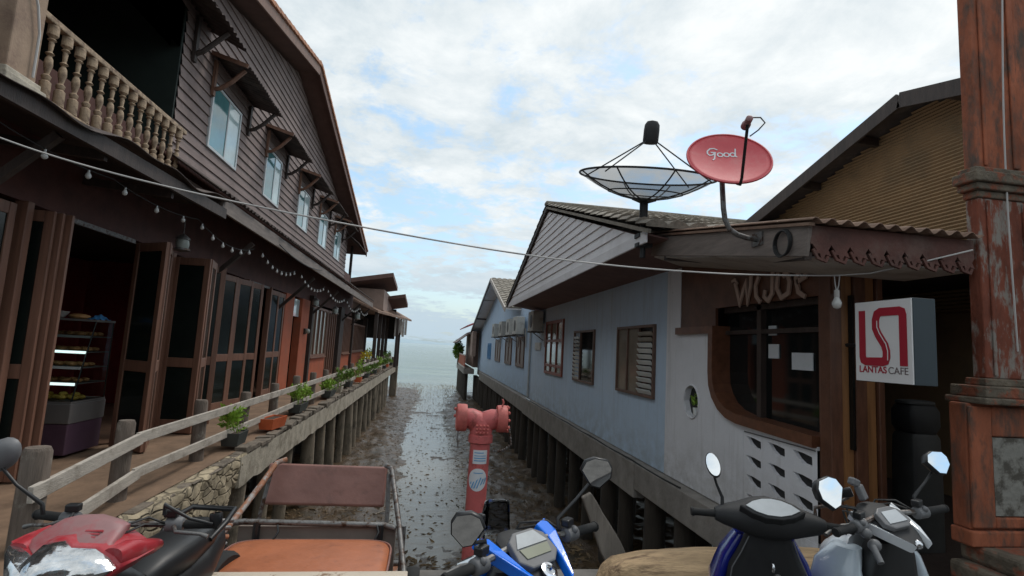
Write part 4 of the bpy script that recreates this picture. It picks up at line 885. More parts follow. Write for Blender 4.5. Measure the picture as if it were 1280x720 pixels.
t = thing('balcony_plant', 'dark bushy plant at the seaward corner of the orange balcony', 'plant', (2.45, 49.5, .02)); m = MB(); leaves(m, (2.45,49.5,1.3), (.35,.9,.9), 900, .2, random.Random(4), .3); m.build('foliage', M['leaf_d'], t, recalc=False); m = MB(); m.tube([(2.45,49.5,.02),(2.45,49.5,1.8)], .05, 6); m.build('stem', M['darkwood'], t)

# ================================================================== RIGHT: CAFE
cf_ = thing('cafe', 'small cafe with white wall, wood framed window and rusty lean-to roof', 'cafe', (5, 6, 0))
def arc(cy, cz, r0, a0, a1, n=10, rz_=None): return [(cy + r0*math.cos(R(lerp(a0,a1,i/n))), cz + (rz_ or r0)*math.sin(R(lerp(a0,a1,i/n)))) for i in range(n+1)]
# prism axes: U=(0,-1,0) so that (u,v)=(-y,z); outline of the white wall
curve = [(6.55, 2.10), (6.55, 1.60), (6.53, 1.42), (6.46, 1.27), (6.33, 1.14), (6.16, 1.06), (5.9, 1.02), (4.62, .985)]
poly = [(7.915, -.02), (7.915, 3.1), (7.46, 3.1), (7.46, 2.10)] + curve + [(4.62, .95), (4.62, .93), (5.82, .95), (5.82, .12), (4.62, .12), (4.62, -.02)]
# wall in convex pieces
m = MB(); yy = lambda p: (-p[0], p[1])
def wp(pl): m.prism([yy(p) for p in pl][::-1], (WX,0,0), (0,-1,0), (0,0,1), -.24) if False else m.add([(WX,p[0],p[1]) for p in pl] + [(WX+.24,p[0],p[1]) for p in pl], [tuple(range(len(pl)))[::-1], tuple(range(len(pl),2*len(pl)))] + [(i,(i+1)%len(pl),len(pl)+(i+1)%len(pl),len(pl)+i) for i in range(len(pl))])
wp([(7.915,-.02),(7.915,3.1),(7.46,3.1),(7.46,-.02)]); wp([(7.458,-.02),(7.458,2.10),(7.28,2.10),(7.28,-.02)])
wp([(6.86,-.02),(6.86,2.10),(6.55,2.10),(6.55,-.02)])
ys = [7.28, 7.22, 7.16, 7.07, 6.98, 6.92, 6.86]   # round the oval opening
for a, b in zip(ys[:-1], ys[1:]):
    def hz_(y): return .22*math.sqrt(max(0, 1-((y-7.07)/.21)**2))
    wp([(a,-.02),(a,1.15-hz_(a)),(b,1.15-hz_(b)),(b,-.02)]); wp([(a,1.15+hz_(a)),(a,2.10),(b,2.10),(b,1.15+hz_(b))])
cs = [(6.549,1.60)] + curve[2:]
for a, b in zip(cs[:-1], cs[1:]):
    if b[0] < 5.85 : continue
    wp([(a[0]-.001,-.02),(a[0]-.001,a[1]),(b[0],b[1]),(b[0],-.02)])
wp([(5.899,-.02),(5.899,1.02),(5.82,1.018),(5.82,-.02)]); wp([(5.819,.95),(5.819,1.018),(4.62,.985),(4.62,.95)]); wp([(5.819,-.02),(5.819,.10),(4.62,.10),(4.62,-.02)])
m.build('wall', M['white'], cf_)
# vent block panel: leaf shaped holes
m = MB(); nc, nr = 3, 4; cw, chh = (5.818-4.622)/nc, (.948-.102)/nr
for c in range(nc):
    for r_ in range(nr):
        y1 = 5.818 - c*cw; y0 = y1 - cw; z0 = .102 + r_*chh; z1 = z0 + chh; yc = (y0+y1)/2; zc = (z0+z1)/2; 
        outer = [(y0,z0),(yc,z0),(y1,z0),(y1,zc),(y1,z1),(yc,z1),(y0,z1),(y0,zc)]
        hw, hh = cw*.33, chh*.27
        inner = [(yc-hw,zc-hh*.95),(yc-hw*.05,zc-hh*.85),(yc+hw*.5,zc-hh*.25),(yc+hw*.8,zc+hh*.4),(yc+hw*1.1,zc+hh*.95),(yc,zc+hh*.9),(yc-hw*.97,zc+hh*.6),(yc-hw,zc-.1*hh)]
        n0 = [(WX+.004,p[0],p[1]) for p in outer] + [(WX+.004,p[0],p[1]) for p in inner] + [(WX+.045,p[0],p[1]) for p in inner]
        m.add(n0, [(i,(i+1)%8,8+(i+1)%8,8+i) for i in range(8)] + [(8+i,8+(i+1)%8,16+(i+1)%8,16+i) for i in range(8)])
m.build('vent_block', M['white'], cf_)
m = MB(); m.bb(WX+.046, WX+.065, 4.62, 5.83, .1, .95); m.build('vent_shade_sheet', M['blackmat'], cf_)  # black sheet painted in for the dark inside behind the holes
m = MB(); m.bb(WX-.004, WX+.02, 4.64, 5.80, .938, .948); m.build('vent_groove', M['greyplas'], cf_)
# stepped wooden window frame
m = MB(); pth = [(-7.52, 2.14), (-6.50, 2.14)]; m.ribbon(pth, .10, (WX+.25,0,0), (0,-1,0), (0,0,1), .30)
m2 = [(-6.50, 2.19), (-6.50, 1.60), (-6.48, 1.43), (-6.41, 1.30), (-6.28, 1.18), (-6.11, 1.105), (-5.9, 1.07), (-4.62, 1.03)]; m.ribbon(m2, .11, (WX+.252,0,0), (0,-1,0), (0,0,1), .305)
m.build('window_frame', M['teak_t'], cf_)
m = MB(); m.bb(WX+.01, WX+.05, 4.40, 7.455, 2.42, 3.14); m.bb(WX+.012, WX+.05, 6.48, 7.455, 2.19, 2.42); m.build('header_boards', M['teak_d'], cf_)
m = MB(); m.bb(WX+.2, WX+.22, 4.4, 6.5, 1.0, 2.42); gw = m.build('shop_window', M['glass_d'], cf_)
m = MB(); m.bb(WX+.13, WX+.2, 5.68, 5.76, 1.05, 2.42); m.bb(WX+.13,WX+.2,4.55,6.47,2.36,2.43); m.bb(WX+.135,WX+.2,4.55,6.47,2.08,2.13); m.build('mullion', M['darkwood'], cf_)
for (a, b, c, d) in ((5.62,5.48,2.10+.02,2.23),(5.62,5.44,1.86,2.02),(5.22,4.9,1.75,1.93)):
    m = MB(); m.bb(WX+.185, WX+.196, b, a, c-.06, d-.06); m.build('paper_notice', M['sticker'], gw)
# lettering over the window
m = MB()
def let(st, w_=.045):
    m.ribbon([(-p[0], p[1]) for p in st], w_, (WX-.004,0,0), (0,-1,0), (0,0,1), .02)
let([(5.98,2.70),(5.93,2.58),(5.88,2.44),(5.80,2.60),(5.75,2.68),(5.72,2.44),(5.66,2.62),(5.65,2.75)], .05); let([(6.05,2.72),(5.98,2.74),(5.93,2.68)], .035)
let([(5.50,2.72),(5.56,2.62),(5.55,2.50),(5.47,2.42)], .05); let([(5.25,2.74),(5.26,2.5),(5.33,2.43),(5.40,2.48),(5.38,2.55)], .05)
let([(5.16,2.72),(5.18,2.55),(5.10,2.44),(4.99,2.48),(4.97,2.6),(5.02,2.72),(5.08,2.66)], .05); let([(4.86,2.58),(4.74,2.62),(4.72,2.70),(4.80,2.72),(4.87,2.62),(4.84,2.48),(4.74,2.42)], .05)
m.build('shop_lettering', M['letters'], cf_)
# timber posts at the corner and the dark doorway
for i, (x, wd, mt) in enumerate(((3.70,.12,'teak_d'),(3.83,.125,'teak'),(3.955,.12,'teak_d'),(4.08,.10,'teak'),(4.17,.06,'teak_d'))):
    m = MB(); m.bb(x-wd/2, x+wd/2, 4.42 + .03*(i % 2), 4.56, -.02, 2.8); m.build('corner_post', M[mt], cf_, bevel=.008)
m = MB(); m.bb(3.66, 4.19, 4.57, 4.595, 0, 2.8); m.build('corner_board', M['teak_d'], cf_)
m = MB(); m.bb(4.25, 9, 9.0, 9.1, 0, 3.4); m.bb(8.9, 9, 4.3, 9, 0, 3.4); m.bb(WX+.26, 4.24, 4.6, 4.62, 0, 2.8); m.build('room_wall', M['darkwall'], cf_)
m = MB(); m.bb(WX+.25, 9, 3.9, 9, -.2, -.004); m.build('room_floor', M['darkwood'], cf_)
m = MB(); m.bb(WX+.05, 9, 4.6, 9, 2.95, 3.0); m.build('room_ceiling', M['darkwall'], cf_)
# lean-to roof
RS = (3.40-2.86)/(6.75-3.68)
def lz(y): return 2.86 + RS*(y-3.68)
m = MB(); V = Vector((0, 6.9-3.62, lz(6.9)-lz(3.62))); corr(m, (2.84, 3.62, lz(3.62)+.02), (1,0,0), V, 1.55, V.length, .14, .022, 3, jit=.012); m.build('lean_to_roof', M['corr_rust'], cf_, solid=.006, smooth=60)
m = MB(); m.bar((2.89, 3.72, lz(3.72)-.145), (2.89, 6.75, lz(6.75)-.165), .035, .25); m.build('side_fascia', M['fascia_grey'], cf_, bevel=.006)
m = MB(); m.bar((2.87, 3.66, lz(3.66)-.012), (2.87, 6.75, lz(6.75)-.012), .05, .025); m.build('drip_edge', M['corr_rust'], cf_)
m = MB(); m.add([(2.90,3.76,2.605),(2.90,6.72,3.09),(WX+.0,7.45,3.13),(WX+.0,4.40,2.60)], [(0,1,2,3)]); m.add([(2.9,3.76,2.606),(WX,4.4,2.601),(4.42,4.4,2.60),(4.42,3.76,2.60)],[(0,1,2,3)]); m.build('soffit', M['cream'], cf_, solid=.015)
m = MB(); m.bar((2.90,3.74,2.605), (WX-.02,5.9,2.93), .05, .06); m.bar((2.90,6.4,3.02),(WX-.02,5.9,2.93),.05,.05); m.build('soffit_batten', M['darkwood'], cf_)
m = MB(); m.bb(2.90, 4.40, 3.715, 3.75, 2.70, 2.855); m.build('front_fascia', M['redfret'], cf_, bevel=.006)
m = MB()
for i in range(9):
    x = 3.0 + i*.165; U = (1,0,0); V_ = (0,0,1); o = (x, 3.735, 2.705)
    m.prism([(-.085,0),(-.05,-.05),(-.075,-.085),(-.02,-.075),(.0,-.14),(.03,-.08),(.08,-.095),(.055,-.045),(.083,0)], o, U, V_, .02)
    m.ribbon([(-.08,-.04),(-.04,-.11),(.03,-.13),(.05,-.09)], .02, (x,3.73,2.70), U, V_, .022)
m.build('fretwork', M['redfret'], cf_)
# cable coil on the fascia
m = MB()
for k in range(3): m.tube([(2.855 - .012*k, 3.98 + .10*math.cos(a), 2.755 + .11*math.sin(a) - .006*k) for a in [i*2*math.pi/20 for i in range(21)]], .008, 6, cap=False)
tag(m.build('cable_coil', M['cable_d'], loc=(2.86,3.98,2.75), smooth=60), 'black cable coil hung on the cafe side fascia', 'cable')
# round window plant
t = thing('potted_plant', 'small green plant in a white pot in the oval wall opening', 'potted plant', (WX+.03, 7.07, .95)); m = MB(); m.lathe([(.03,0),(.04,.11),(.035,.11)], (WX+.032,7.01,.96), n=12); m.build('pot', M['white_s'], t); m = MB(); leaves(m, (WX+.035,7.03,1.18), (.02,.10,.10), 60, .045, random.Random(3), .6); m.build('foliage', M['leaf'], t, recalc=False)
m = MB(); m.bb(WX+.075, WX+.09, 6.85, 7.29, .9, 1.4); m.build('oval_shade_sheet', M['blackmat'], cf_)  # black sheet standing in for the shade inside the oval opening
m = MB(); m.tube([(WX-.006, 7.07+.215*math.cos(a), 1.15+.228*math.sin(a)) for a in [i*2*math.pi/28 for i in range(29)]], .012, 6, cap=False); m.build('oval_rim', M['white'], cf_, smooth=60)
# dim covered bundle in the doorway
t = thing('covered_bundle', 'dark grey two tiered bundle standing in the cafe doorway beneath the sign', 'bundle', (4.95, 4.85, 0))
m = MB(); m.loft([sec_z(z, 4.95-a, 4.95+a, 4.85-b, 4.85+b, 7) for z, a, b in ((0,.17,.15),(.5,.175,.15),(.85,.17,.15),(1.08,.165,.14),(1.12,.15,.12))]); m.build('lower_tier', M['wicker'], t, smooth=50)
m = MB(); m.loft([sec_z(z, 4.95-a, 4.95+a, 4.85-b, 4.85+b, 6) for z, a, b in ((1.125,.14,.12),(1.19,.18,.14),(1.34,.18,.14),(1.40,.15,.12))]); m.build('upper_tier', M['blackmat'], t, smooth=50)
m = MB(); m.loft([sec_z(z, 4.95-a, 4.95+a, 4.85-a*.78, 4.85+a*.78, 3) for z, a in ((1.401,.155),(1.415,.17),(1.44,.165),(1.45,.12))]); m.build('cover', M['wicker'], t, smooth=50)

# ================================================================== SIGN
sg = thing('cafe_sign', 'white box sign with red emblem reading LANTAS CAFE', 'sign', (3.5, 3.6, 1.65))
sx0, sx1, sy0, sy1, sz0, sz1 = 3.40, 3.60, 3.335, 3.855, 1.645, 2.275
m = MB(); m.bb(sx0+.012, sx1, sy0, sy1, sz0, sz1); m.build('box', M['sign_side'], sg, bevel=.004)
m = MB(); m.bb(sx0, sx0+.0105, sy0+.004, sy1-.004, sz0+.004, sz1-.004); m.build('face', M['sign_face'], sg)
SW, SH_ = sy1-sy0, sz1-sz0
def su(u, v): return (u*SW, (1-v)*SH_)
lg = [(.145,.115),(.145,.69),(.16,.735),(.20,.75),(.50,.75),(.555,.735),(.575,.69),(.575,.62),(.55,.55),(.44,.42),(.395,.34),(.395,.24),(.425,.17),(.48,.145),(.80,.145),(.845,.16),(.86,.20),(.86,.79)]
m = MB(); m.ribbon([su(*p) for p in lg], [.062]*4+[.066]*9+[.064]*5, (sx0-.001, sy1, sz0), (0,-1,0), (0,0,1), .003); m.build('emblem', M['sign_red'], sg)
m = MB(); m.ribbon([su(*p) for p in [(.60,.73),(.605,.62),(.575,.535),(.465,.405),(.425,.33),(.425,.25)]], .007, (sx0-.0045, sy1, sz0), (0,-1,0), (0,0,1), .002); m.build('emblem_line', M['sign_face'], sg)
def text(s_, size, o, U, V, mt, parent, bold=0, name='lettering', align='LEFT'):
    c = bpy.data.curves.new(name, 'FONT'); c.body = s_; c.size = size; c.extrude = .0012; c.offset = bold; c.align_x = align
    ob = bpy.data.objects.new(name, c); COL.objects.link(ob); c.materials.append(mt); U, V = Vector(U), Vector(V); Nn = U.cross(V)
    o = Vector(o) - (OFF.get(parent.name) or Vector((0,0,0)))
    dg = bpy.context.evaluated_depsgraph_get(); me = bpy.data.meshes.new_from_object(ob.evaluated_get(dg)); bpy.data.objects.remove(ob); ob = bpy.data.objects.new(name, me); COL.objects.link(ob)
    if not me.materials: me.materials.append(mt)
    ob.matrix_local = Matrix(((U.x,V.x,Nn.x,o.x),(U.y,V.y,Nn.y,o.y),(U.z,V.z,Nn.z,o.z),(0,0,0,1))); ob.parent = parent; ob.matrix_parent_inverse.identity(); return ob
text('LANTAS', .071, (sx0-.0015, sy1-.072*SW, sz0+.115*SH_), (0,-1,0), (0,0,1), M['sign_red'], sg, .0012)
text('CAFE', .074, (sx0-.0015, sy1-.595*SW, sz0+.112*SH_), (0,-1,0), (0,0,1), M['sign_grey'], sg)
m = MB(); m.tube([(3.6,3.6,1.95),(3.78,3.9,1.95),(3.80,4.41,1.95)], .018, 8); m.build('wall_bracket', M['black'], sg)

# ================================================================== BROWN CORRUGATED HOUSE BEHIND
bc = thing('corrugated_house', 'tall brown corrugated gable house behind the cafe roof', 'house', (9, 8, 0))
BX, BA, BZ, BS = 7.0, 6.95, 6.05, .27
m = MB(); 
def bfn(a, b):
    y = lerp(2.0, 12.2, a); top = BZ - .28 - BS*abs(y-BA); z = lerp(0, top, b); return Vector((BX + .45 - .0, y, z))
zz = 2.6; 
while zz < 5.85:
    y0 = max(2.0, BA-(BZ-.14-zz)/BS); y1 = min(12.6, BA+(BZ-.14-zz)/BS)
    m.add([(BX+.42,y0,zz),(BX+.42,y1,zz),(BX+.45,y1,zz+.028),(BX+.45,y0,zz+.028),(BX+.42,y0,zz+.056),(BX+.42,y1,zz+.056)], [(0,1,2,3),(3,2,5,4)]); zz += .056
m.build('cladding', M['browncorr'], bc)
m = MB(); m.bb(BX+.47, 12, 2.1, 12.1, 0, 4.2); m.build('wall', M['browncorr'], bc)
for ya in (1.5, 13.0):
    m = MB(); za = BZ - BS*abs(ya-BA); m.add([(BX,ya,za),(BX,BA,BZ),(13,BA,BZ),(13,ya,za),(BX,ya,za-.07),(BX,BA,BZ-.07),(13,BA,BZ-.07),(13,ya,za-.07)], [(0,1,2,3),(4,7,6,5),(0,4,5,1),(1,5,6,2),(2,6,7,3),(3,7,4,0)]); m.build('roof', M['corr'], bc)
    m = MB(); m.bar((BX-.02,ya,za-.10),(BX-.02,BA,BZ-.10),.045,.24); m.build('barge_board', M['darkwood'], bc)
    for t_ in (.3,.62,.85):
        m = MB(); y = lerp(ya, BA, t_); m.bar((BX, y, BZ-BS*abs(y-BA)-.15),(BX+.42, y, BZ-BS*abs(y-BA)-.15), .10, .14); m.build('purlin', M['darkwood'], bc)

# ================================================================== SATELLITE DISHES
d1 = thing('mesh_dish', 'large black mesh satellite dish pointing up above the grey gable', 'satellite dish', (2.64, 6.5, 3.1))
T1 = Matrix.Translation((2.64, 6.5, 3.80)) @ Matrix.Rotation(R(12.5), 4, 'X'); Rr, Dp = .88, .30
def dish_pt(r, a): return T1 @ Vector((r*math.cos(a), r*math.sin(a), Dp*(r/Rr)**2))
m = MB(); m.grid(lambda a, b: dish_pt(.06 + (Rr-.06)*b, 2*math.pi*a), 48, 8); m.build('mesh_bowl', M['mesh_dish'], d1, smooth=60, recalc=False)
m = MB(); m.tube([dish_pt(Rr, i*2*math.pi/48) for i in range(49)], .014, 6, cap=False); m.tube([dish_pt(Rr*.55, i*2*math.pi/36) for i in range(37)], .009, 5, cap=False)
for k in range(8): m.tube([dish_pt(.05 + (Rr-.05)*i/6, k*math.pi/4 + math.pi/2) for i in range(7)], .010, 5)
m.build('rim_and_ribs', M['dishframe'], d1, smooth=60)
fc = T1 @ Vector((0, 0, .78)); up1 = (T1.to_3x3() @ Vector((0,0,1)))
m = MB()
for k in range(4):
    a = (.40, math.pi-.40, math.pi+.55, -.55)[k]; m.tube([dish_pt(Rr*.93, a), T1 @ Vector((.07*math.cos(a), .07*math.sin(a), .76))], .009, 6)
m.build('strut', M['dishframe'], d1)
m = MB(); m.lathe([(.03,-.06),(.09,-.05),(.10,-.02),(.10,.12),(.095,.19),(.07,.23),(.02,.245)], fc, T1.to_3x3(), 18); m.build('feed_horn', M['blackmat'], d1, smooth=40)
m = MB(); m.tube([(2.64,6.5,3.02),(2.64,6.5,3.62)], .035, 10); m.tube([(2.64,6.5,3.55),(2.64,6.5,3.80)], .055, 10); m.lathe([(.02,-.06),(.16,-.01),(.16,.01),(.05,.03)], (2.64,6.5,3.80), T1.to_3x3(), 16); m.bb(2.55,2.73,6.42,6.58,3.28,3.33); m.bb(2.55,2.75,6.44,6.56,3.16,3.21); m.build('mast', M['dishframe'], d1, smooth=40)
d2 = thing('red_dish', 'red oval satellite dish reading Good on a bent pole at the cafe roof', 'satellite dish', (2.86, 4.3, 2.85))
nn = Vector((-.22, -.80, .56)).normalized(); uu = Vector((0,0,1)).cross(nn).normalized(); vv = nn.cross(uu)
dc = Vector((2.545, 4.30, 3.575)); A_, B_ = .365, .365
def dl(u, v, n): return dc + uu*u + vv*v + nn*n
def bowl(u, v): return -.05 + .05*((u/A_)**2 + (v/B_)**2)
m = MB(); m.grid(lambda a, b: dl(A_*b*math.cos(2*math.pi*a), B_*b*math.sin(2*math.pi*a), bowl(A_*b*math.cos(2*math.pi*a), B_*b*math.sin(2*math.pi*a))), 48, 8); m.build('bowl', M['reddish'], d2, smooth=60, solid=.006, weld=.0005)
m = MB(); m.tube([dl(A_*math.cos(i*math.pi/24), B_*math.sin(i*math.pi/24), .0) for i in range(49)], .011, 6, cap=False); m.build('rim', M['reddish'], d2, smooth=60)
m = MB()
def gstroke(st, w_=.017):
    b = MB(); b.ribbon([(p[0]*.72-.03, p[1]*.72+.04) for p in st], w_*.8, (0,0,0), (1,0,0), (0,1,0), .002); m.add([dl(p.x, p.y, bowl(p.x, p.y)+.004+p.z) for p in b.v], b.f)
gstroke([(-.06,.175),(-.10,.20),(-.15,.19),(-.19,.14),(-.195,.09),(-.17,.06),(-.13,.075),(-.095,.125),(-.15,.12)], .017); gstroke([(-.095,.125),(-.105,.06),(-.115,.0),(-.14,-.03)], .016)
def ring(cx_, cy_, a_, b_): gstroke([(cx_+a_*math.cos(i*math.pi/6), cy_+b_*math.sin(i*math.pi/6)) for i in range(13)], .015)
ring(-.035,.085,.033,.038); ring(.045,.088,.033,.038); ring(.12,.090,.03,.036); gstroke([(.165,.20),(.155,.12),(.15,.055),(.17,.045)], .015)
m.build('lettering', M['sticker'], d2)
m = MB(); m.tube([(2.545,4.42,3.46),(2.53,4.38,3.30),(2.53,4.36,3.12),(2.545,4.36,3.02),(2.59,4.36,2.93),(2.67,4.36,2.885),(2.76,4.36,2.865),(2.88,4.36,2.855)], .024, 10); m.bb(2.855,2.875,4.28,4.44,2.80,2.92); m.build('mast', M['steel'], d2, smooth=60)
m = MB(); m.bb(2.50,2.56,4.38,4.45,3.40,3.5); m.build('bracket', M['steel'], d2)
lnb = Vector((2.41, 3.80, 3.665))
m = MB(); m.tube([dl(.03,-.32,-.04), dl(.035,-.385,.0), dl(.035,-.375,.06), lnb], .013, 8); m.build('feed_arm', M['black'], d2, smooth=60)
ax = (dc - lnb).normalized(); Mx = ax.to_track_quat('Z','Y').to_matrix()
m = MB(); m.lathe([(.015,-.06),(.028,-.05),(.028,.02),(.036,.03),(.036,.07),(.02,.075)], lnb + Vector((0,0,.02)), Mx, 14); m.build('receiver', M['redfade'], d2, smooth=40)
m = MB(); m.tube([lnb+Vector((.02,-.02,.05)), lnb+Vector((.10,-.02,.06)), lnb+Vector((.14,-.02,.02)), lnb+Vector((.08,-.02,-.05)), lnb+Vector((.02,0,-.10))], .006, 6); m.build('feed_cable', M['cable_d'], d2, smooth=60)

# ================================================================== RED PILLAR
pl = thing('pillar', 'weathered red panelled pillar with flaking paint at the right street corner', 'pillar', (4.75, 3.7, 0))
px0, px1, py0, py1 = 4.43, 5.25, 3.69, 3.80
def mold(levels, name, mt, bev=.012):
    b = MB()
    for (z0, z1, e) in levels: b.bb(px0-e, px1+e, py0-e*.8, py1+e*.3, z0, z1)
    return b.build(name, M[mt], pl, bevel=bev)
m = MB(); m.bb(px0-.42, px1+.3, 3.05, py1, 0, .16); m.bb(px0-.30, px1+.25, 3.2, py1-.002, .16, .31); m.bb(px0-.2, px1+.2, 3.34, py1-.004, .31, .44); m.build('step', M['pillar_moss'], pl, bevel=.03)
m = MB(); m.bb(px0-.27, px1+.16, 3.62, py1, .44, .56); m.bb(px0-.25, px1+.14, 3.65, py1-.004, .56, 1.52)
m.build('pedestal', M['pillar'], pl, bevel=.015)
m = MB(); m.bb(px0-.25, px0-.05, 3.62, 3.648, .58, 1.50); m.bb(px0-.05, px1+.14, 3.622, 3.648, .58, .66); m.bb(px0-.05, px1+.14, 3.622, 3.648, 1.27, 1.50); m.build('panel_frame', M['pillar'], pl, bevel=.012)
m = MB(); m.bb(px0-.04, px1+.1, 3.632, 3.652, .67, 1.262); m.build('panel', M['pillar_panel'], pl)
mold(((1.52,1.57,.21),(1.57,1.66,.17),(1.66,1.72,.06)), 'base_moulding', 'pillar_moss')
m = MB(); m.bb(px0, px1, py0, py1, 1.72, 3.22); m.build('lower_shaft', M['pillar_w'], pl, bevel=.012)
m = MB(); m.bb(px0+.07, px0+.10, py0-.018, py0-.001, 1.74, 3.2); m.bb(px0+.42, px0+.45, py0-.018, py0-.001, 1.74, 3.2); m.build('shaft_fillet', M['pillar_w'], pl, bevel=.008)
mold(((3.22,3.28,.02),(3.28,3.34,.06),(3.34,3.43,.095),(3.43,3.48,.05)), 'band_moulding', 'pillar_moss')
m = MB(); m.bb(px0, px1, py0, py1, 3.48, 6.2); m.build('upper_shaft', M['pillar'], pl, bevel=.012)
m = MB(); m.bb(px0+.07, px0+.10, py0-.018, py0-.001, 3.5, 6.2); m.bb(px0+.36, px0+.42, py0-.018, py0-.001, 3.5, 6.2); m.build('shaft_fillet', M['pillar'], pl, bevel=.008)
m = MB(); m.tube([(px0+.30+.03*math.sin(z*1.3)-.05*(5-z)/3.5, py0-.03, z) for z in [1.95+.3*i for i in range(14)]], .007, 5); tag(m.build('hanging_cable', M['cable'], loc=(px0+.3, py0-.03, 1.95)), 'thin pale cable hanging down the red pillar', 'cable')
# ================================================================== OVERHEAD WIRE AND BULB
P_ = []
anch = [(-4.08,4.2,3.42),(-3.19,4.2,3.06),(-2.09,4.2,2.82),(-.5,4.2,2.62),(.99,4.2,2.50),(2.3,4.1,2.47),(3.30,3.95,2.505)]
for i in range(len(anch)-1):
    p0 = Vector(anch[max(i-1,0)]); p1 = Vector(anch[i]); p2 = Vector(anch[i+1]); p3 = Vector(anch[min(i+2,len(anch)-1)])
    for k in range(8):
        t_ = k/8; P_.append(.5*((2*p1)+(-p0+p2)*t_+(2*p0-5*p1+4*p2-p3)*t_*t_+(-p0+3*p1-3*p2+p3)*t_**3))
P_.append(Vector(anch[-1])); P_ += [Vector((3.55,3.85,2.53)), Vector((3.9,3.74,2.63)), Vector((4.25,3.60,2.74))]
wire = MB(); wire.tube(P_, .007, 6); tag(wire.build('overhead_wire', M['cable'], loc=tuple(P_[0]), smooth=60), 'pale grey wire strung across the canal between the houses', 'wire')
lb = thing('hanging_bulb', 'white light bulb hanging from the wire beside the cafe sign', 'light bulb', (3.31, 3.94, 2.30))
bp_ = Vector((3.31, 3.94, 2.335))
m = MB(); m.tube([bp_+Vector((-.02,0,.17)), bp_+Vector((-.012,0,.09)), bp_+Vector((0,0,.03))], .005, 5); m.tube([bp_+Vector((.03,0,.175)), bp_+Vector((.02,0,.09)), bp_+Vector((0,0,.03))], .005, 5); m.build('cord', M['cable'], lb)
m = MB(); m.lathe([(.012,.05),(.02,.045),(.021,-.01),(.018,-.015)], bp_, n=14); m.build('socket', M['cable'], lb, smooth=40)
m = MB(); m.lathe([(.018,-.012),(.024,-.03),(.036,-.055),(.037,-.075),(.028,-.10),(.006,-.112)], bp_, n=16); m.build('bulb', M['bulb'], lb, smooth=60)

# ================================================================== HYDRANT STANDPIPE
hy = thing('fire_hydrant', 'red twin outlet standpipe fire hydrant with two stickers', 'fire hydrant', (.45, 4.55, -2.4))
hx, hyy = .455, 4.5
m = MB(); m.tube([(hx-.03,hyy,-2.6),(hx-.015,hyy,0),(hx,hyy,.97)], .083, 24); m.build('pipe', M['hydrant'], hy, smooth=50)
m = MB(); m.lathe([(.088,.955),(.102,.965),(.102,1.02),(.092,1.03)], (hx,hyy,0), n=24); 
m.build('collar', M['hydrant'], hy, smooth=40)
m = MB(); m.tube([(hx,hyy,1.02),(hx,hyy,1.10),(hx,hyy-.0,1.15)], [.092,.10,.085], 20)
for s in (-1,1): m.tube([(hx,hyy,1.10),(hx+s*.05,hyy,1.135),(hx+s*.09,hyy,1.15),(hx+s*.16,hyy,1.155)], [.085,.088,.085,.078], 20)
body = m.build('valve_body', M['hydrant'], hy, smooth=50)
m = MB(); rr = random.Random(6)
for i in range(3):
    for k in range(4): m.ball((hx-.045+.03*k, hyy-.098, 1.05+.028*i), .011, 6)
m.build('embossing', M['hydrant_cap'], body)
for s, e in ((-1, .235), (1, .23)):
    Mx = Euler((0, R(90*s), 0)).to_matrix(); m = MB()
    m.lathe([(.07,0),(.108,.002),(.112,.02),(.112,.075),(.105,.085),(.09,.088),(.085,.078),(.02,.078)], (hx+s*.125,hyy,1.157), Mx, 24); cp = m.build('outlet_cap', M['hydrant_cap'], hy, smooth=40)
    m = MB()
    for k in range(10 if s > 0 else 2):
        a = k*2*math.pi/10; m.ball((hx+s*.218, hyy+.10*math.cos(a), 1.157+.10*math.sin(a)), .014, 6)
    m.build('lug', M['hydrant_cap'], cp)
m = MB(); m.tube([(hx+.16,hyy-.06,1.26),(hx+.17,hyy-.06,1.30),(hx+.16,hyy-.06,1.325)], .008, 6); m.build('pin', M['hydrant_cap'], hy)
ch_ = [(hx+.225,hyy-.06,1.10),(hx+.24,hyy-.06,1.03),(hx+.25,hyy-.06,.96),(hx+.20,hyy-.05,.915),(hx+.15,hyy-.04,.895),(hx+.09,hyy-.03,.90)]
m = MB()
for a, b in zip(ch_[:-1], ch_[1:]):
    for k in range(3): m.ball(Vector(a).lerp(Vector(b), k/3), .010, 6, (1,1,1.3))
m.build('chain', M['steel'], hy)
m = MB(); m.tube([(hx-.19,hyy-.03,1.07),(hx-.195,hyy-.03,1.0),(hx-.185,hyy-.03,.92)], .006, 5); m.build('chain', M['steel'], hy)
def patch(z0, z1, a0, a1, mt, off=.0015, rnd_=False, r=.083):
    b = MB()
    def fn(u, v):
        a = R(lerp(a0,a1,u)); z = lerp(z0,z1,v); return Vector((hx-.0155+.015*max(z,0)+ (r+off)*math.sin(a), hyy-(r+off)*math.cos(a), z))
    if rnd_:
        ac, zc = (a0+a1)/2, (z0+z1)/2
        def fn(u, v):
            th = 2*math.pi*u; a = R(ac + (a1-a0)/2*v*math.cos(th)); z = zc + (z1-z0)/2*v*math.sin(th); return Vector((hx-.0155+.015*max(z,0)+(r+off)*math.sin(a), hyy-(r+off)*math.cos(a), z))
        b.grid(fn, 28, 5); return b
    b.grid(fn, 12, 2); return b
patch(.80,.91,-42,42,'sticker').build('label', M['sticker'], hy, smooth=80)
m = MB()
for z0, z1 in ((.885,.892),(.862,.868),(.842,.85),(.822,.830)): b = patch(z0,z1,-34,34 if z0 < .88 else 20,'x',.003); m.add(b.v, b.f)
m.build('label_print', M['stickerblue'], hy)
patch(.585,.765,-62,50,'sticker',rnd_=True).build('round_sticker', M['sticker'], hy, smooth=80)
m = MB()
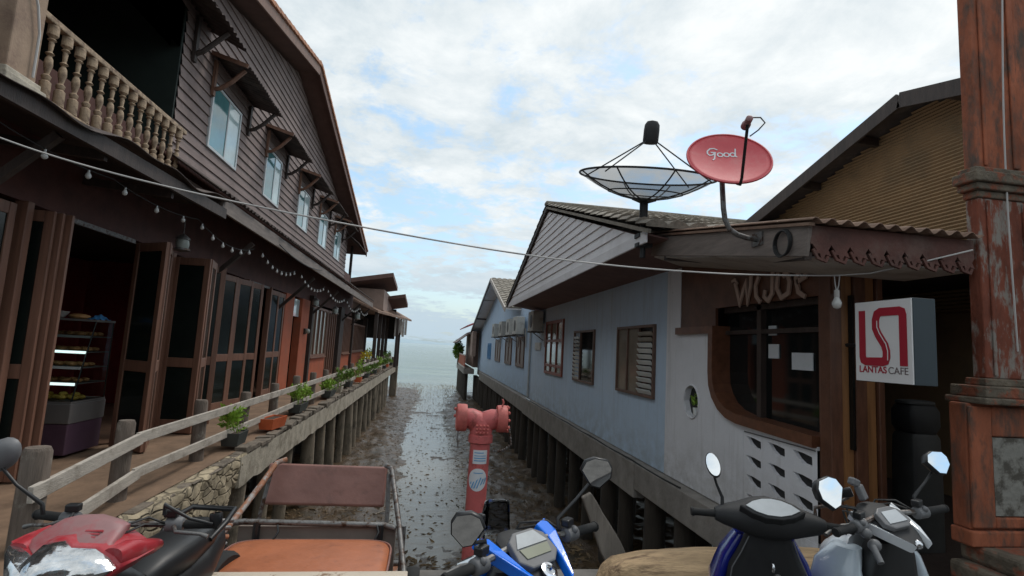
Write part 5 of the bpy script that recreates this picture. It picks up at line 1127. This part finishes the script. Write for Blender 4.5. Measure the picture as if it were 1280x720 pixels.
for k in range(6):
    a = -46 + k*15; b = patch(.61 + (.03 if k in (0,5) else 0), .685 + .01*(k%2), a, a+7, 'x', .003); 
    for p in b.v: p.x += (p.z-.65)*.35
    m.add(b.v, b.f)
b = patch(.725,.732,-30,22,'x',.003); m.add(b.v,b.f)
m.build('sticker_print', M['stickerblue'], hy)

# ================================================================== LOG AND PLANK
m = MB(); rr = random.Random(5); secs = []
for i in range(33):
    t_ = i/32; x = lerp(1.36, 3.6, t_); base = .148*(.72 + .32*min(1, t_*7) if t_ < .143 else 1.04)
    if i == 0: base = .07
    q = []
    for k in range(28):
        a = 2*math.pi*k/28; r_ = base*(1 + .16*mnoise.fractal(Vector((x*1.6, math.cos(a)*1.5, math.sin(a)*1.5)), .9, 2, 4) + .05*mnoise.noise(Vector((x*3, a*6, 0))))
        sg = math.copysign(abs(math.sin(a))**.75, math.sin(a)); q.append((x + .05*math.sin(a)*(1 if i < 2 else 0), 3.93 + r_*math.cos(a)*1.25 + .03*math.sin(x*2), .155 + r_*sg + .012*math.sin(x*3)))
    secs.append(q)
m.loft(secs); tag(m.build('log', M['log'], loc=(2.45,3.93,0), smooth=60), 'thick pale weathered log lying along the street edge behind the scooters', 'log')
m = MB(); o = Vector((1.42, 4.62, .52)); d = Vector((.30, -.02, -.56)); d.normalize()
secs = []
for i in range(9):
    t_ = i/8; c = o + d*(.78*t_) + Vector((0,.0,0)); wd = lerp(.045, .10, min(1, t_*1.6)); n_ = Vector((.86,0,.47))
    q = []
    for sx, sy in ((-1,-1),(1,-1),(1,1),(-1,1)): q.append(c + n_*wd*sx*(1+.1*mnoise.noise(Vector((i*.7,sx,0)))) + Vector((0,1,0))*.03*sy)
    secs.append(q)
m.loft(secs); tag(m.build('plank', M['greyplank'], loc=tuple(o + d*.78), bevel=.01), 'grey driftwood plank leaning beside the log', 'plank')

# ================================================================== MOTORBIKES
def TX(mb, T): mb.v = [T @ v for v in mb.v]; return mb
class Bike:
    def __init__(s, name, label, cat, loc, ang, lean=0):
        s.t = thing(name, label, cat, loc); s.T = Matrix.Translation(loc) @ Matrix.Rotation(R(ang), 4, 'Z') @ Matrix.Rotation(R(lean), 4, 'Y')
    def put(s, mb, name, mt, parent=None, **k): return TX(mb, s.T).build(name, M[mt], parent or s.t, **k)
    def wheel(s, y, r=.28, w_=.05):
        m = MB(); Mx = Euler((0, R(90), 0)).to_matrix()
        m.lathe([(r-.07,-w_*.7),(r-.02,-w_),(r,-w_*.4),(r,w_*.4),(r-.02,w_),(r-.07,w_*.7)], (0,y,r), Mx, 28); wh = s.put(m, 'wheel', 'rubber', smooth=50)
        m = MB(); m.lathe([(.03,-.05),(.06,-.04),(.06,.04),(.03,.05)], (0,y,r), Mx, 14)
        for k in range(5): a = k*2*math.pi/5; m.bar((0,y+.05*math.cos(a),r+.05*math.sin(a)),(0,y+(r-.06)*math.cos(a),r+(r-.06)*math.sin(a)),.03,.035,(1,0,0))
        m.lathe([(r-.075,-w_*.72),(r-.05,-w_*.75),(r-.05,w_*.75),(r-.075,w_*.72)], (0,y,r), Mx, 28); s.put(m, 'rim', 'greyplas', wh)
    def mirror(s, base, head, poly, tilt=18, yaw=0, frame='black', stem='black', tw=1):
        m = MB(); b, h = Vector(base), Vector(head); k = (b*.45 + h*.55) + Vector((0,.02,-.01))
        m.tube([b, b + Vector((0,.01,.04)), k, h + Vector((0,.02,-.03))], [.009,.008,.006,.006], 8); st = s.put(m, 'mirror', stem, smooth=60)
        t_, y_ = R(tilt), R(yaw); U = Vector((math.cos(y_), math.sin(y_), 0)); V = (Matrix.Rotation(y_, 3, 'Z') @ Vector((0, math.sin(t_), math.cos(t_)))); N = U.cross(V)
        n = len(poly); c = (sum(p[0] for p in poly)/n, sum(p[1] for p in poly)/n)
        sc = lambda f, dz: [h + U*(c[0]+(p[0]-c[0])*f) + V*(c[1]+(p[1]-c[1])*f) + N*dz for p in poly]
        m = MB(); m.loft([sc(.97,.006), sc(1.05,.002), sc(1.06,-.012), sc(.85,-.035), sc(.4,-.045)]); s.put(m, 'mirror_shell', frame, st, smooth=50)
        m = MB(); q = sc(.95,.0075); m.add(q, [tuple(range(n))]); s.put(m, 'mirror_glass', 'mirror', st, recalc=False)
    def bars(s, z, half, y=0, dropz=.0, sweep=.06, grip=.115, gm='rubber', sw=True, lever=True, rise=0, cables=True):
        for sd in (-1, 1):
            e = Vector((sd*half, y-sweep, z-dropz)); g = Vector((sd*(half-grip), y-sweep*.72, z-dropz*.6)); i = Vector((sd*.06, y+.01, z+.01))
            m = MB(); m.tube([i, g], .012, 8); s.put(m, 'handlebar', 'steel')
            m = MB(); m.tube([g, g.lerp(e,.02), e.lerp(g,.08), e], [.015,.018,.0175,.019], 12); m.tube([e, e + (e-g)*.08], [.021,.018], 12); s.put(m, 'grip', gm, smooth=50)
            if sw:
                c = g + (g-e).normalized()*.035; d = (e-g).normalized(); m = MB(); m.tube([c - d*.035, c - d*.03, c + d*.025, c + d*.03], [.02,.028,.028,.022], 12); m.ball(c + Vector((0,-.02,.02)), .014, 8); s.put(m, 'switchgear', 'greyplas', smooth=50)
            if cables:
                c = g + (g-e).normalized()*.05
                for q in (0, 1):
                    m = MB(); m.tube([c + Vector((0,.01,.0)), c + Vector((-sd*.05,.07+.02*q,.045-.02*q)), Vector((sd*.10,y+.12+.02*q,z+.035-.03*q)), Vector((sd*.05,y+.15,z-.07-.04*q)), Vector((sd*.03,y+.10,z-.2))], .0045, 6); s.put(m, 'control_cable', 'cable_d', smooth=60)
                m = MB(); m.box(c + Vector((0,.005,.045)), (.05,.035,.03), Euler((0,0,.2)).to_matrix()); s.put(m, 'reservoir', 'black', bevel=.006)
            if lever:
                c = g + (g-e).normalized()*.03; m = MB(); m.tube([c + Vector((0,.02,0)), c + Vector((sd*.03,.055,-.01)), e + Vector((-sd*.03,.06,-.02)), e + Vector((0,.055,-.03))], [.009,.008,.007,.010], 8); s.put(m, 'brake_lever', 'steel', smooth=60)
    def rear(s, seat='black', bodym='black', tail='black'):
        m = MB(); m.loft([sec_y(y, hw, z0, z1, 3) for y, hw, z0, z1 in ((-.42,.10,.66,.74),(-.5,.13,.66,.77),(-.75,.14,.70,.80),(-1.0,.12,.74,.83),(-1.15,.08,.78,.85))]); s.put(m, 'seat', seat, smooth=50)
        m = MB(); m.loft([sec_y(y, hw, z0, z1, 2.6) for y, hw, z0, z1 in ((-.25,.10,.36,.5),(-.42,.13,.36,.655),(-.75,.15,.46,.69),(-1.05,.11,.60,.73),(-1.28,.04,.72,.78))]); s.put(m, 'rear_body', bodym, smooth=50)
        m = MB(); m.loft([sec_y(y, .1, z0, z1, 3) for y, z0, z1 in ((.02,.26,.42),(-.3,.24,.44),(-.55,.26,.42))]); s.put(m, 'engine', 'steel', smooth=50)
        m = MB(); m.tube([(.14,-.2,.28),(.16,-.7,.3),(.17,-.95,.38)], [.03,.04,.05], 10); s.put(m, 'exhaust', 'steel', smooth=50)
        m = MB(); m.ball((0,-1.27,.74), .06, 10, (1.2,.5,.7)); s.put(m, 'tail_light', 'redpaint', smooth=60)
        m = MB(); m.tube([(-.12,-.15,.27),(-.26,-.12,.02)], .012, 6); s.put(m, 'kickstand', 'steel')
    def front(s, bodym, y=.30):
        s.wheel(y); s.wheel(-.95)
        m = MB()
        for sd in (-1,1): m.tube([(sd*.075, y, .28),(sd*.075, .12, .74)], .022, 8)
        m.tube([(0,.12,.7),(0,.02,1.0)], .03, 8); s.put(m, 'fork', 'black', smooth=60)
        m = MB(); m.grid(lambda a, b: Vector((lerp(-.075,.075,b), y + .32*math.cos(lerp(.35,2.75,a)), .28 + .32*math.sin(lerp(.35,2.75,a)) - .02*abs(b-.5))), 16, 4); s.put(m, 'front_fender', bodym, solid=.006, smooth=60)
PENT = [(-.062,.012),(-.045,.045),(-.01,.058),(.045,.05),(.062,.025),(.06,-.012),(.015,-.052),(-.02,-.045)]
# ---------------- blue sports moped
b = Bike('blue_moped', 'black moped with bright blue cockpit panels beside the red hydrant', 'motorbike', (.39, 2.0, 0), 38, 0)
b.front('bluepaint'); b.rear()
b.bars(1.03, .40, dropz=.0, sweep=.03)
m = MB(); m.loft([sec_y(y, hw, z0, z1, 3.5) for y, hw, z0, z1 in ((-.12,.05,.93,.965),(-.08,.085,.95,.99),(0,.10,.97,1.035),(.07,.085,1.0,1.06),(.10,.05,1.02,1.06))]); s_ = b.put(m, 'cockpit', 'blackmat', smooth=40)
Ux = Vector((1,0,0)); tl = R(35); Vx = Vector((0, math.cos(tl), math.sin(tl)))
hexo = [(-.105,-.025),(-.06,-.06),(.06,-.06),(.105,-.025),(.095,.055),(.05,.085),(-.05,.085),(-.095,.055)]
m = MB(); m.prism(hexo, (0,-.035,1.012), Ux, Vx, .028); dsh = b.put(m, 'instrument', 'greyplas', bevel=.006)
m = MB(); m.prism([(-.065,-.024),(.065,-.024),(.075,.014),(-.075,.014)], (0,-.0515,1.0345), Ux, Vx, .004); b.put(m, 'lcd_screen', 'lcd', dsh)
m = MB(); m.prism([(-.082,.02),(.082,.02),(.046,.072),(-.046,.072)], (0,-.0515,1.0345), Ux, Vx, .004); b.put(m, 'gauge', 'gauge', dsh)
for sd in (-1,1):
    m = MB(); m.loft([[(sd*x0,y,z),(sd*x1,y+.01,z+.012),(sd*x1,y+.03,z-.03),(sd*x0,y+.02,z-.03)] for x0,x1,y,z in ((.06,.078,-.18,.96),(.095,.13,-.10,1.0),(.12,.18,-.01,1.045),(.13,.19,.06,1.07))]); b.put(m, 'cockpit_panel', 'bluepaint', bevel=.006)
    m = MB(); m.loft([[(sd*x0,y,z),(sd*x1,y,z-.02),(sd*x1*.98,y,z-.16),(sd*x0,y,z-.14)] for x0,x1,y,z in ((.05,.13,.10,.98),(.06,.16,.16,.95),(.05,.13,.26,.88),(.03,.06,.32,.82))]); b.put(m, 'fairing', 'bluepaint', bevel=.012)
m = MB(); m.lathe([(.03,0),(.032,.01),(.02,.012),(.019,.006)], (0,-.115,.978), Euler((R(-55)+R(90),0,0)).to_matrix(), 16); m.box((0,-.118,.985),(.015,.012,.02)); b.put(m, 'ignition', 'chrome', smooth=40)
m = MB(); m.loft([[(-.10,.13,.72),(.10,.13,.72),(.10,.16,.98),(-.10,.16,.98)],[(-.12,.24,.70),(.12,.24,.70),(.13,.24,.93),(-.13,.24,.93)],[(-.05,.34,.72),(.05,.34,.72),(.05,.33,.86),(-.05,.33,.86)]]); b.put(m, 'headlight', 'lens', bevel=.02)
m = MB(); m.grid(lambda u, v: Vector((lerp(-.10,.10,u)*(1-.35*v), .17 - .02*v + .05*(1-(2*u-1)**2), lerp(1.01,1.15,v))), 10, 6); b.put(m, 'windscreen', 'smoke', solid=.005, smooth=60)
m = MB(); m.box((-.085,.15,1.11),(.02,.03,.03)); m.box((-.095,.15,1.05),(.02,.03,.025)); b.put(m, 'screen_mount', 'black', bevel=.006)
b.mirror((.20,-.0,1.05), (.40,-.03,1.245), [(p[0]*1.05,p[1]*1.12) for p in PENT], -4, -42)
b.mirror((-.20,-.0,1.05), (-.385,-.10,1.19), [(-p[0]*.82,p[1]*.95) for p in PENT], -8, -45)
m = MB(); m.loft([sec_z(z, -hw, hw, y0, y1, 3) for z, hw, y0, y1 in ((.40,.10,-.02,.10),(.6,.16,.0,.13),(.85,.15,.02,.14),(.95,.10,.02,.1))]); b.put(m, 'leg_shield', 'black', smooth=50)
# ---------------- black scooter with dark blue front
b = Bike('black_scooter', 'black scooter with dark blue front panel standing before the white cafe wall', 'scooter', (1.61, 2.37, 0), -22, 0)
b.front('darkblue'); b.rear()
b.bars(1.03, .335, sweep=.05, sw=False, lever=True, cables=False)
m = MB(); m.loft([sec_x(x, y0, y1, z0, z1, 2.6) for x, y0, y1, z0, z1 in ((-.235,-.06,.0,1.0,1.055),(-.20,-.075,.03,.985,1.07),(-.13,-.10,.08,.965,1.085),(-.06,-.12,.11,.945,1.11),(0,-.125,.12,.94,1.118),(.06,-.12,.11,.945,1.11),(.13,-.10,.08,.965,1.085),(.20,-.075,.03,.985,1.07),(.235,-.06,.0,1.0,1.055))]); b.put(m, 'headset', 'blackmat', smooth=60)
alm = [(-.125,.0),(-.09,.03),(-.045,.05),(0,.056),(.045,.05),(.09,.03),(.125,.0),(.08,-.03),(.03,-.046),(-.03,-.046),(-.08,-.03)]
tl = R(40); Vx = Vector((0, math.cos(tl), math.sin(tl))); Nx = Vector((1,0,0)).cross(Vx)
m = MB(); m.prism([(p[0]*1.12,p[1]*1.14) for p in alm], Vector((0,-.068,1.05)), (1,0,0), Vx, .062); dsh = b.put(m, 'instrument', 'blackmat', bevel=.008)
m = MB(); m.prism([(p[0]*.9,p[1]*.85) for p in alm], Vector((0,-.068,1.05))+Nx*.0625, (1,0,0), Vx, .004); b.put(m, 'gauge', 'gauge', dsh)
m = MB(); m.loft([sec_z(z, -hw, hw, y0, y1, 3.4) for z, hw, y0, y1 in ((.28,.15,.0,.12),(.45,.18,-.02,.12),(.68,.185,-.03,.11),(.80,.165,-.045,.08),(.88,.125,-.06,.06),(.955,.095,-.075,.05))]); b.put(m, 'leg_shield', 'blackmat', smooth=55)
for sd in (-1,1):
    m = MB(); m.loft([sec_z(z, sd*x0-.03, sd*x0+.03, y0, y1, 3) for z, x0, y0, y1 in ((.30,.15,.05,.2),(.5,.20,.03,.24),(.70,.205,.02,.24),(.83,.16,.02,.2),(.93,.10,.02,.15))]); b.put(m, 'side_panel', 'darkblue', smooth=55)
m = MB(); m.loft([sec_y(y, hw, z0, z1, 2.6) for y, hw, z0, z1 in ((.10,.17,.60,.94),(.2,.16,.58,.9),(.3,.10,.6,.82),(.34,.04,.66,.76))]); b.put(m, 'front_cover', 'darkblue', smooth=55)
m = MB(); m.ball((0,.13,1.03), .07, 12, (1.4,.5,.6)); b.put(m, 'headlight', 'lens', smooth=60)
OVAL = [(.032*math.cos(a)+.012*math.sin(a)*-1, .055*math.sin(a)) for a in [i*2*math.pi/18 for i in range(18)]]
b.mirror((-.20,-.02,1.06), (-.245,-.03,1.25), OVAL, 22, -6)
b.mirror((.20,-.02,1.06), (.34,-.03,1.19), [(p[0]*.35,p[1]*.4) for p in OVAL], 22, 80, stem='steel')
m = MB(); m.ball((.02,-.11,.80), .02, 8); b.put(m, 'ignition', 'steel', smooth=60)
m = MB()
for sd in (-1,1): m.tube([(sd*.092,-.07,.955),(sd*.122,-.058,.88),(sd*.16,-.045,.80),(sd*.175,-.032,.68),(sd*.17,-.025,.5)], .003, 5)
b.put(m, 'panel_seam', 'greyplas')
m = MB(); m.loft([sec_z(z, -hw, hw, y0, y1, 3) for z, hw, y0, y1 in ((.58,.11,-.075,-.02),(.60,.12,-.09,-.02),(.74,.12,-.09,-.03),(.76,.10,-.075,-.03))]); b.put(m, 'glove_box', 'greyplas', bevel=.006)
m = MB(); m.tube([(0,-.075,.86),(0,-.11,.865),(0,-.125,.845),(0,-.115,.83)], .006, 6); b.put(m, 'bag_hook', 'chrome', smooth=60)
# ---------------- silver moped
b = Bike('silver_moped', 'silver and black moped with white pentagon mirrors next to the red pillar', 'motorbike', (2.23, 2.28, 0), 12, -5)
b.front('silverpaint'); b.rear('black', 'silverpaint')
b.bars(1.07, .36, sweep=.03)
m = MB(); m.loft([sec_y(y, hw, z0, z1, 3.5) for y, hw, z0, z1 in ((-.13,.045,.97,1.0),(-.08,.085,.985,1.03),(0,.11,1.0,1.08),(.07,.10,1.03,1.11),(.11,.05,1.05,1.11))]); b.put(m, 'cockpit', 'blackmat', smooth=40)
tl = R(35); Vx = Vector((0, math.cos(tl), math.sin(tl)))
m = MB(); m.prism([(p[0]*.8,p[1]*.75) for p in hexo], (-.01,-.03,1.06), Ux, Vx, .028); dsh = b.put(m, 'instrument', 'greyplas', bevel=.006)
m = MB(); m.prism([(-.06,-.02),(.055,-.02),(.05,.04),(-.045,.04)], (-.01,-.0465,1.0825), Ux, Vx, .004); b.put(m, 'gauge', 'gauge', dsh)
for sd in (-1,1):
    m = MB(); m.loft([[(sd*x0,y,z),(sd*x1,y+.01,z+.012),(sd*x1,y+.03,z-.03),(sd*x0,y+.02,z-.03)] for x0,x1,y,z in ((.05,.056,-.16,1.0),(.078,.10,-.09,1.03),(.10,.135,.0,1.06),(.11,.14,.06,1.09))]); b.put(m, 'cockpit_panel', 'whitepaint', bevel=.005)
    m = MB(); m.loft([sec_z(z, sd*x0-.045, sd*x0+.045, y0, y1, 2.6) for z, x0, y0, y1 in ((.25,.12,.0,.14),(.42,.17,.0,.2),(.6,.20,-.02,.24),(.75,.215,-.03,.25),(.86,.20,.0,.22),(.94,.15,.03,.16))]); b.put(m, 'side_fairing', 'silverpaint', smooth=55)
m = MB(); m.loft([sec_z(z, -hw, hw, y0, y1, 3.4) for z, hw, y0, y1 in ((.28,.14,.0,.12),(.5,.17,-.02,.12),(.75,.175,-.04,.10),(.9,.14,-.05,.08),(.98,.10,-.05,.06))]); b.put(m, 'leg_shield', 'black', smooth=55)
m = MB(); m.loft([sec_y(y, hw, z0, z1, 2.6) for y, hw, z0, z1 in ((.10,.16,.70,1.0),(.2,.15,.68,.96),(.3,.09,.7,.88),(.34,.04,.74,.82))]); b.put(m, 'front_cover', 'whitepaint', smooth=55)
m = MB(); m.ball((0,.29,.82), .07, 12, (1.2,.6,.8)); b.put(m, 'headlight', 'lens', smooth=60)
for sd in (-1,1):
    m = MB(); m.prism([(-.02,0),(.16,.05),(.14,.075),(.0,.03)], (sd*.262, -.02 if sd > 0 else .16, .60), (0, 1 if sd > 0 else -1, 0), (0,0,1), .003); b.put(m, 'decal', 'black')
m = MB(); m.ball((0,-.13,.995), .02, 8); b.put(m, 'ignition', 'chrome', smooth=60)
m = MB(); m.ball((-.20,-.045,1.045), .024, 8); m.ball((-.175,-.06,.995), .028, 8); m.tube([(-.20,-.07,1.0),(-.225,-.12,.95)], .014, 8); b.put(m, 'hose_clamp', 'greyplas', smooth=60)
m = MB(); m.box((-.02,.10,1.16),(.055,.03,.07), Euler((R(-20),0,R(20))).to_matrix()); m.box((-.05,.11,1.21),(.05,.035,.035), Euler((0,R(25),0)).to_matrix()); b.put(m, 'phone_holder', 'greyplas', bevel=.008)
b.mirror((-.20,-.01,1.10), (-.375,-.03,1.235), [(-p[0]*1.25,p[1]*1.2) for p in PENT], 20, 4)
b.mirror((.20,-.01,1.10), (.36,-.02,1.28), [(p[0]*1.12,p[1]*1.0) for p in PENT], 22, -4)
m = MB(); m.tube([(.17,-.25,.83),(.3,-.27,.85),(.4,-.27,.82),(.42,-.27,.74)], .012, 8); b.put(m, 'leg_guard', 'whitepaint', smooth=60)
m = MB(); m.bar((.18,-.24,.70),(.36,-.26,.76),.05,.03); b.put(m, 'foot_board', 'greyplas', bevel=.006)
# ---------------- red motorbike with sidecar
b = Bike('sidecar_motorbike', 'faded red motorbike with rusty tube sidecar holding two vinyl benches', 'sidecar motorbike', (-1.19, 2.26, 0), 172, 0)
b.front('redpaint', y=.26)
Z = Vector((0,0,1))
lens = [(-.195,.055),(-.15,.048),(-.095,.03),(-.06,.072),(0,.082),(.03,.062),(.11,.06),(.165,.03),(.195,.0),(.15,-.045),(.09,-.085),(.0,-.10),(-.08,-.07),(-.15,-.01)]
lens = [(-p[0], p[1]) for p in lens]
def ring_(f, y, dz=0): return [(p[0]*f, y - .18*p[0]**2*4 - .45*p[1]*f, .925 + p[1]*f*.95 + dz) for p in lens]
m = MB(); m.loft([ring_(1,.14), ring_(.98,.19), ring_(.8,.235), ring_(.45,.262), ring_(.1,.27)]); b.put(m, 'headlight', 'lens', smooth=60)
m = MB(); m.loft([ring_(1.09,.0,.002), ring_(1.09,.10,.002), ring_(1.055,.165,.002), ring_(1.02,.17,.0)]); b.put(m, 'headlight_surround', 'redpaint', smooth=60)
hood = [(.16,.0),(.15,.045),(.11,.10),(.07,.118),(0,.125),(-.08,.105),(-.125,.085),(-.13,.02),(-.15,-.03),(-.06,-.01),(0,.02),(.06,.0),(.1,-.03)]
def hr(f, y, dz): return [(p[0]*f, y - .8*p[0]**2 - .9*p[1]*f, .975 + p[1]*f*.58 + dz) for p in hood]
m = MB(); m.loft([hr(.8,.03,-.02), hr(.97,.075,-.004), hr(1.0,.11,.0), hr(.97,.128,.0), hr(.85,.138,.0), hr(.4,.146,.0), hr(.1,.148,0)]); b.put(m, 'front_cowl', 'redfade', smooth=60)
m = MB()
for i in range(4): m.ribbon([(-.03+.0*i,.055-.012*i),(.03-.006*i,.058-.012*i)], .006, (-.05,.110,.975), (-1,0,0), (0,-.7,.7), .006)
b.put(m, 'cowl_emblem', 'redpaint')
for sd in (-1,1):
    m = MB(); m.loft([sec_y(y, .035, z0, z1, 2.6, cx=sd*x) for y, x, z0, z1 in ((.13,.165,.92,.985),(.06,.175,.91,.99),(-.04,.175,.90,.96),(-.1,.165,.90,.94))]); b.put(m, 'cowl_side', 'redpaint', smooth=60)
b.bars(.98, .36, y=-.10, sweep=.07)
b.mirror((.30,-.12,1.0), (.47,-.10,1.225), [(p[0]*1.9,p[1]*1.2) for p in OVAL], 10, 0, frame='greyplas')
b.mirror((-.19,-.10,1.03), (-.36,-.16,1.02), [(p[0]*.5,p[1]*.4) for p in OVAL], 80, 80)
m = MB(); m.loft([sec_y(y, hw, z0, z1, 3) for y, hw, z0, z1 in ((-.22,.09,.66,.76),(-.3,.12,.66,.80),(-.48,.13,.66,.81),(-.66,.12,.70,.81),(-.76,.09,.73,.81))]); b.put(m, 'seat', 'black', smooth=50)
m = MB(); m.loft([sec_y(y, hw, z0, z1, 2.4) for y, hw, z0, z1 in ((.0,.10,.45,.90),(-.12,.13,.42,.84),(-.3,.15,.4,.70),(-.6,.15,.5,.73),(-.78,.11,.60,.77),(-.88,.05,.68,.76))]); b.put(m, 'rear_body', 'black', smooth=50)
m = MB(); m.tube([(-.12,-.60,.76),(-.14,-.70,.81),(-.11,-.84,.83),(.11,-.84,.83),(.14,-.70,.81),(.12,-.60,.76)], .014, 8); b.put(m, 'grab_rail', 'black', smooth=60)
m = MB(); m.loft([sec_y(y, .1, z0, z1, 3) for y, z0, z1 in ((.0,.24,.42),(-.3,.22,.44),(-.55,.24,.42))]); b.put(m, 'engine', 'steel', smooth=50)
m = MB(); m.tube([(-.15,-.16,.97),(-.16,-.30,.92),(-.14,-.5,.86),(-.12,-.68,.83)], .006, 6); b.put(m, 'brake_cable', 'cable_d')
# sidecar, in world coordinates
sc = b.t
def tubep(pts, r, name='sidecar_frame', mt='steel'): m = MB(); m.tube(pts, r, 10); return m.build(name, M[mt], sc, smooth=60)
zf = .26
tubep([(-1.16,3.70,.56),(-1.10,3.71,.565),(-.22,3.72,.545),(-.15,3.70,.53)], .018)
tubep([(-1.30,3.05,.30),(-1.24,3.35,.45),(-1.17,3.70,.56),(-1.10,4.0,.72),(-1.055,4.18,.83),(-1.0,4.22,.845)], .019, mt='rust')
tubep([(-.03,2.95,.28),(-.07,3.3,.42),(-.13,3.70,.555),(-.19,4.0,.69),(-.235,4.20,.80),(-.28,4.23,.815)], .018)
tubep([(-1.12,4.05,.10),(-1.11,4.08,.5),(-1.08,4.15,.78)], .014); tubep([(-.24,4.05,.10),(-.235,4.1,.5),(-.25,4.16,.77)], .016)
for x in (-1.20,-.10):
    tubep([(x,2.9,.16),(x,4.15,.16)], .02); tubep([(x,3.70,.16),(x,3.70,.55)], .018); tubep([(x,2.93,.16),(x,2.93,.56)], .018)
for y in (2.93,3.70,4.1): tubep([(-1.2,y,.16),(-.1,y,.16)], .018)
tubep([(-1.02,3.70,.16),(-1.02,3.71,.56)], .022, mt='black'); tubep([(-.25,3.70,.16),(-.25,3.71,.55)], .022, mt='black')
for x in (-.92,-.30): tubep([(x+.03,3.69,.55),(x+.045,3.66,.52),(x+.02,3.64,.47),(x-.01,3.64,.45),(x-.005,3.66,.40),(x+.02,3.65,.39)], .007, name='hook', mt='black')
m = MB(); m.bb(-1.2,-.1,2.9,4.1,.13,.145); m.build('sidecar_floor', M['rust'], sc)
m = MB(); m.bb(-1.14,-.15,3.735,3.76,.15,.53); m.build('sidecar_back_panel', M['vinyl_g'], sc, bevel=.006)
m = MB(); m.loft([sec_z(z, -.64-a, -.64+a, 3.28-c, 3.28+c, 6, 28) for z, a, c in ((.40,.465,.35),(.42,.48,.365),(.46,.48,.365),(.485,.465,.35),(.495,.42,.31))]); m.build('seat_cushion', M['vinyl_o'], sc, smooth=60)
m = MB(); pp = sec_z(.475, -.64-.482, -.64+.482, 3.28-.367, 3.28+.367, 6, 40); m.tube(pp + [pp[0]], .007, 6, cap=False); m.build('piping', M['vinyl_b'], sc, smooth=60)
# tilted backrest cushion of the rear bench
m = MB(); o = Vector((-.70,4.24,.66)); U = Vector((1,0,-.012)).normalized(); V = Vector((0,.35,.94)).normalized(); Nn = U.cross(V)
def cush(f, d): 
    out = []
    for p in sec_x(0, -.425*f - 0, .425*f, -.145*f, .145*f, 9, 32): out.append(o + U*(p[1]) + V*(p[2]) + Nn*d)
    return out
Mx = Matrix((U, V, Nn)).transposed(); m.box(o, (.86, .285, .07), Mx); m.build('backrest_cushion', M['vinyl_b'], sc, bevel=.016, smooth=60, seg=3)
for z, y, mt in ((.66,3.42,'steel'),(.63,3.38,'steel'),(.585,3.36,'rust'),(.55,3.34,'steel')):
    tubep([(-1.37,y-.12,z-.02),(-1.33,y-.04,z+.0),(-1.14,y+.2,z-.06)], .014, 'link_tube', mt)
tubep([(-1.38,3.24,.50),(-1.385,3.25,.6),(-1.37,3.30,.68)], .025, 'link_plate', 'rust')
m = MB(); m.bb(-1.26,-.04,2.80,2.90,.558,.588); m.bb(-1.24,-.06,2.81,2.83,.14,.553); m.build('sidecar_front_panel', M['creampaint'], sc, bevel=.006)
m = MB(); Mx = Euler((0,R(90),0)).to_matrix(); m.lathe([(.12,-.04),(.17,-.045),(.18,-.02),(.18,.02),(.17,.045),(.12,.04)], (-.02,3.5,.18), Mx, 28); wh = m.build('sidecar_wheel', M['rubber'], sc, smooth=50)
m = MB(); m.lathe([(.02,-.05),(.12,-.03),(.12,.03),(.02,.05)], (-.02,3.5,.18), Mx, 20); m.build('rim', M['steel'], wh)

# ------------------------------------------------------------------ the far side of the street, behind the camera (seen in the mirrors)
for k, (xa, xb, ht, mt, lab) in enumerate(((-13,-4.6,5.6,'brownwood','brown timber shophouse across the street at the left'),(-4.5,3.6,6.4,'siding','two storey lapped timber shophouse across the street'),(3.7,13,5.2,'cream','low cream shophouse across the street at the right'))):
    t = thing('shophouse', lab, 'house', ((xa+xb)/2, -9, 0), 'shophouses across the street'); m = MB(); m.bb(xa, xb, -14, -9, 0, ht); m.build('wall', M[mt], t)
    m = MB(); m.add([(xa-.1,-7.4,ht-.5),(xb+.1,-7.4,ht-.5),(xb+.1,-11.5,ht+1.4),(xa-.1,-11.5,ht+1.4),(xb+.1,-15.5,ht-.5),(xa-.1,-15.5,ht-.5)], [(0,1,2,3),(3,2,4,5)]); m.build('roof', M['corr_rust'], t, solid=.08)
    n = 3
    for i in range(n):
        c = lerp(xa, xb, (i+.5)/n); m = MB(); m.bb(c-1.0, c+1.0, -9.0, -8.93, .05, 2.5); m.build('door', M['darkwood'], t)
        if ht > 5.4: m = MB(); m.bb(c-.6, c+.6, -9.0, -8.94, 3.4, 4.6); m.build('window', M['curtain_glass'], t)
# ------------------------------------------------------------------ view
SC.view_settings.view_transform = 'Standard'; SC.view_settings.look = 'None'; SC.view_settings.exposure = 0.32; SC.view_settings.gamma = 1
try: SC.view_settings.use_curve_mapping = False
except Exception: pass
SC.render.engine = 'CYCLES'; SC.cycles.max_bounces = 6; SC.cycles.diffuse_bounces = 4; SC.cycles.transparent_max_bounces = 10
SC.cycles.use_denoising = True
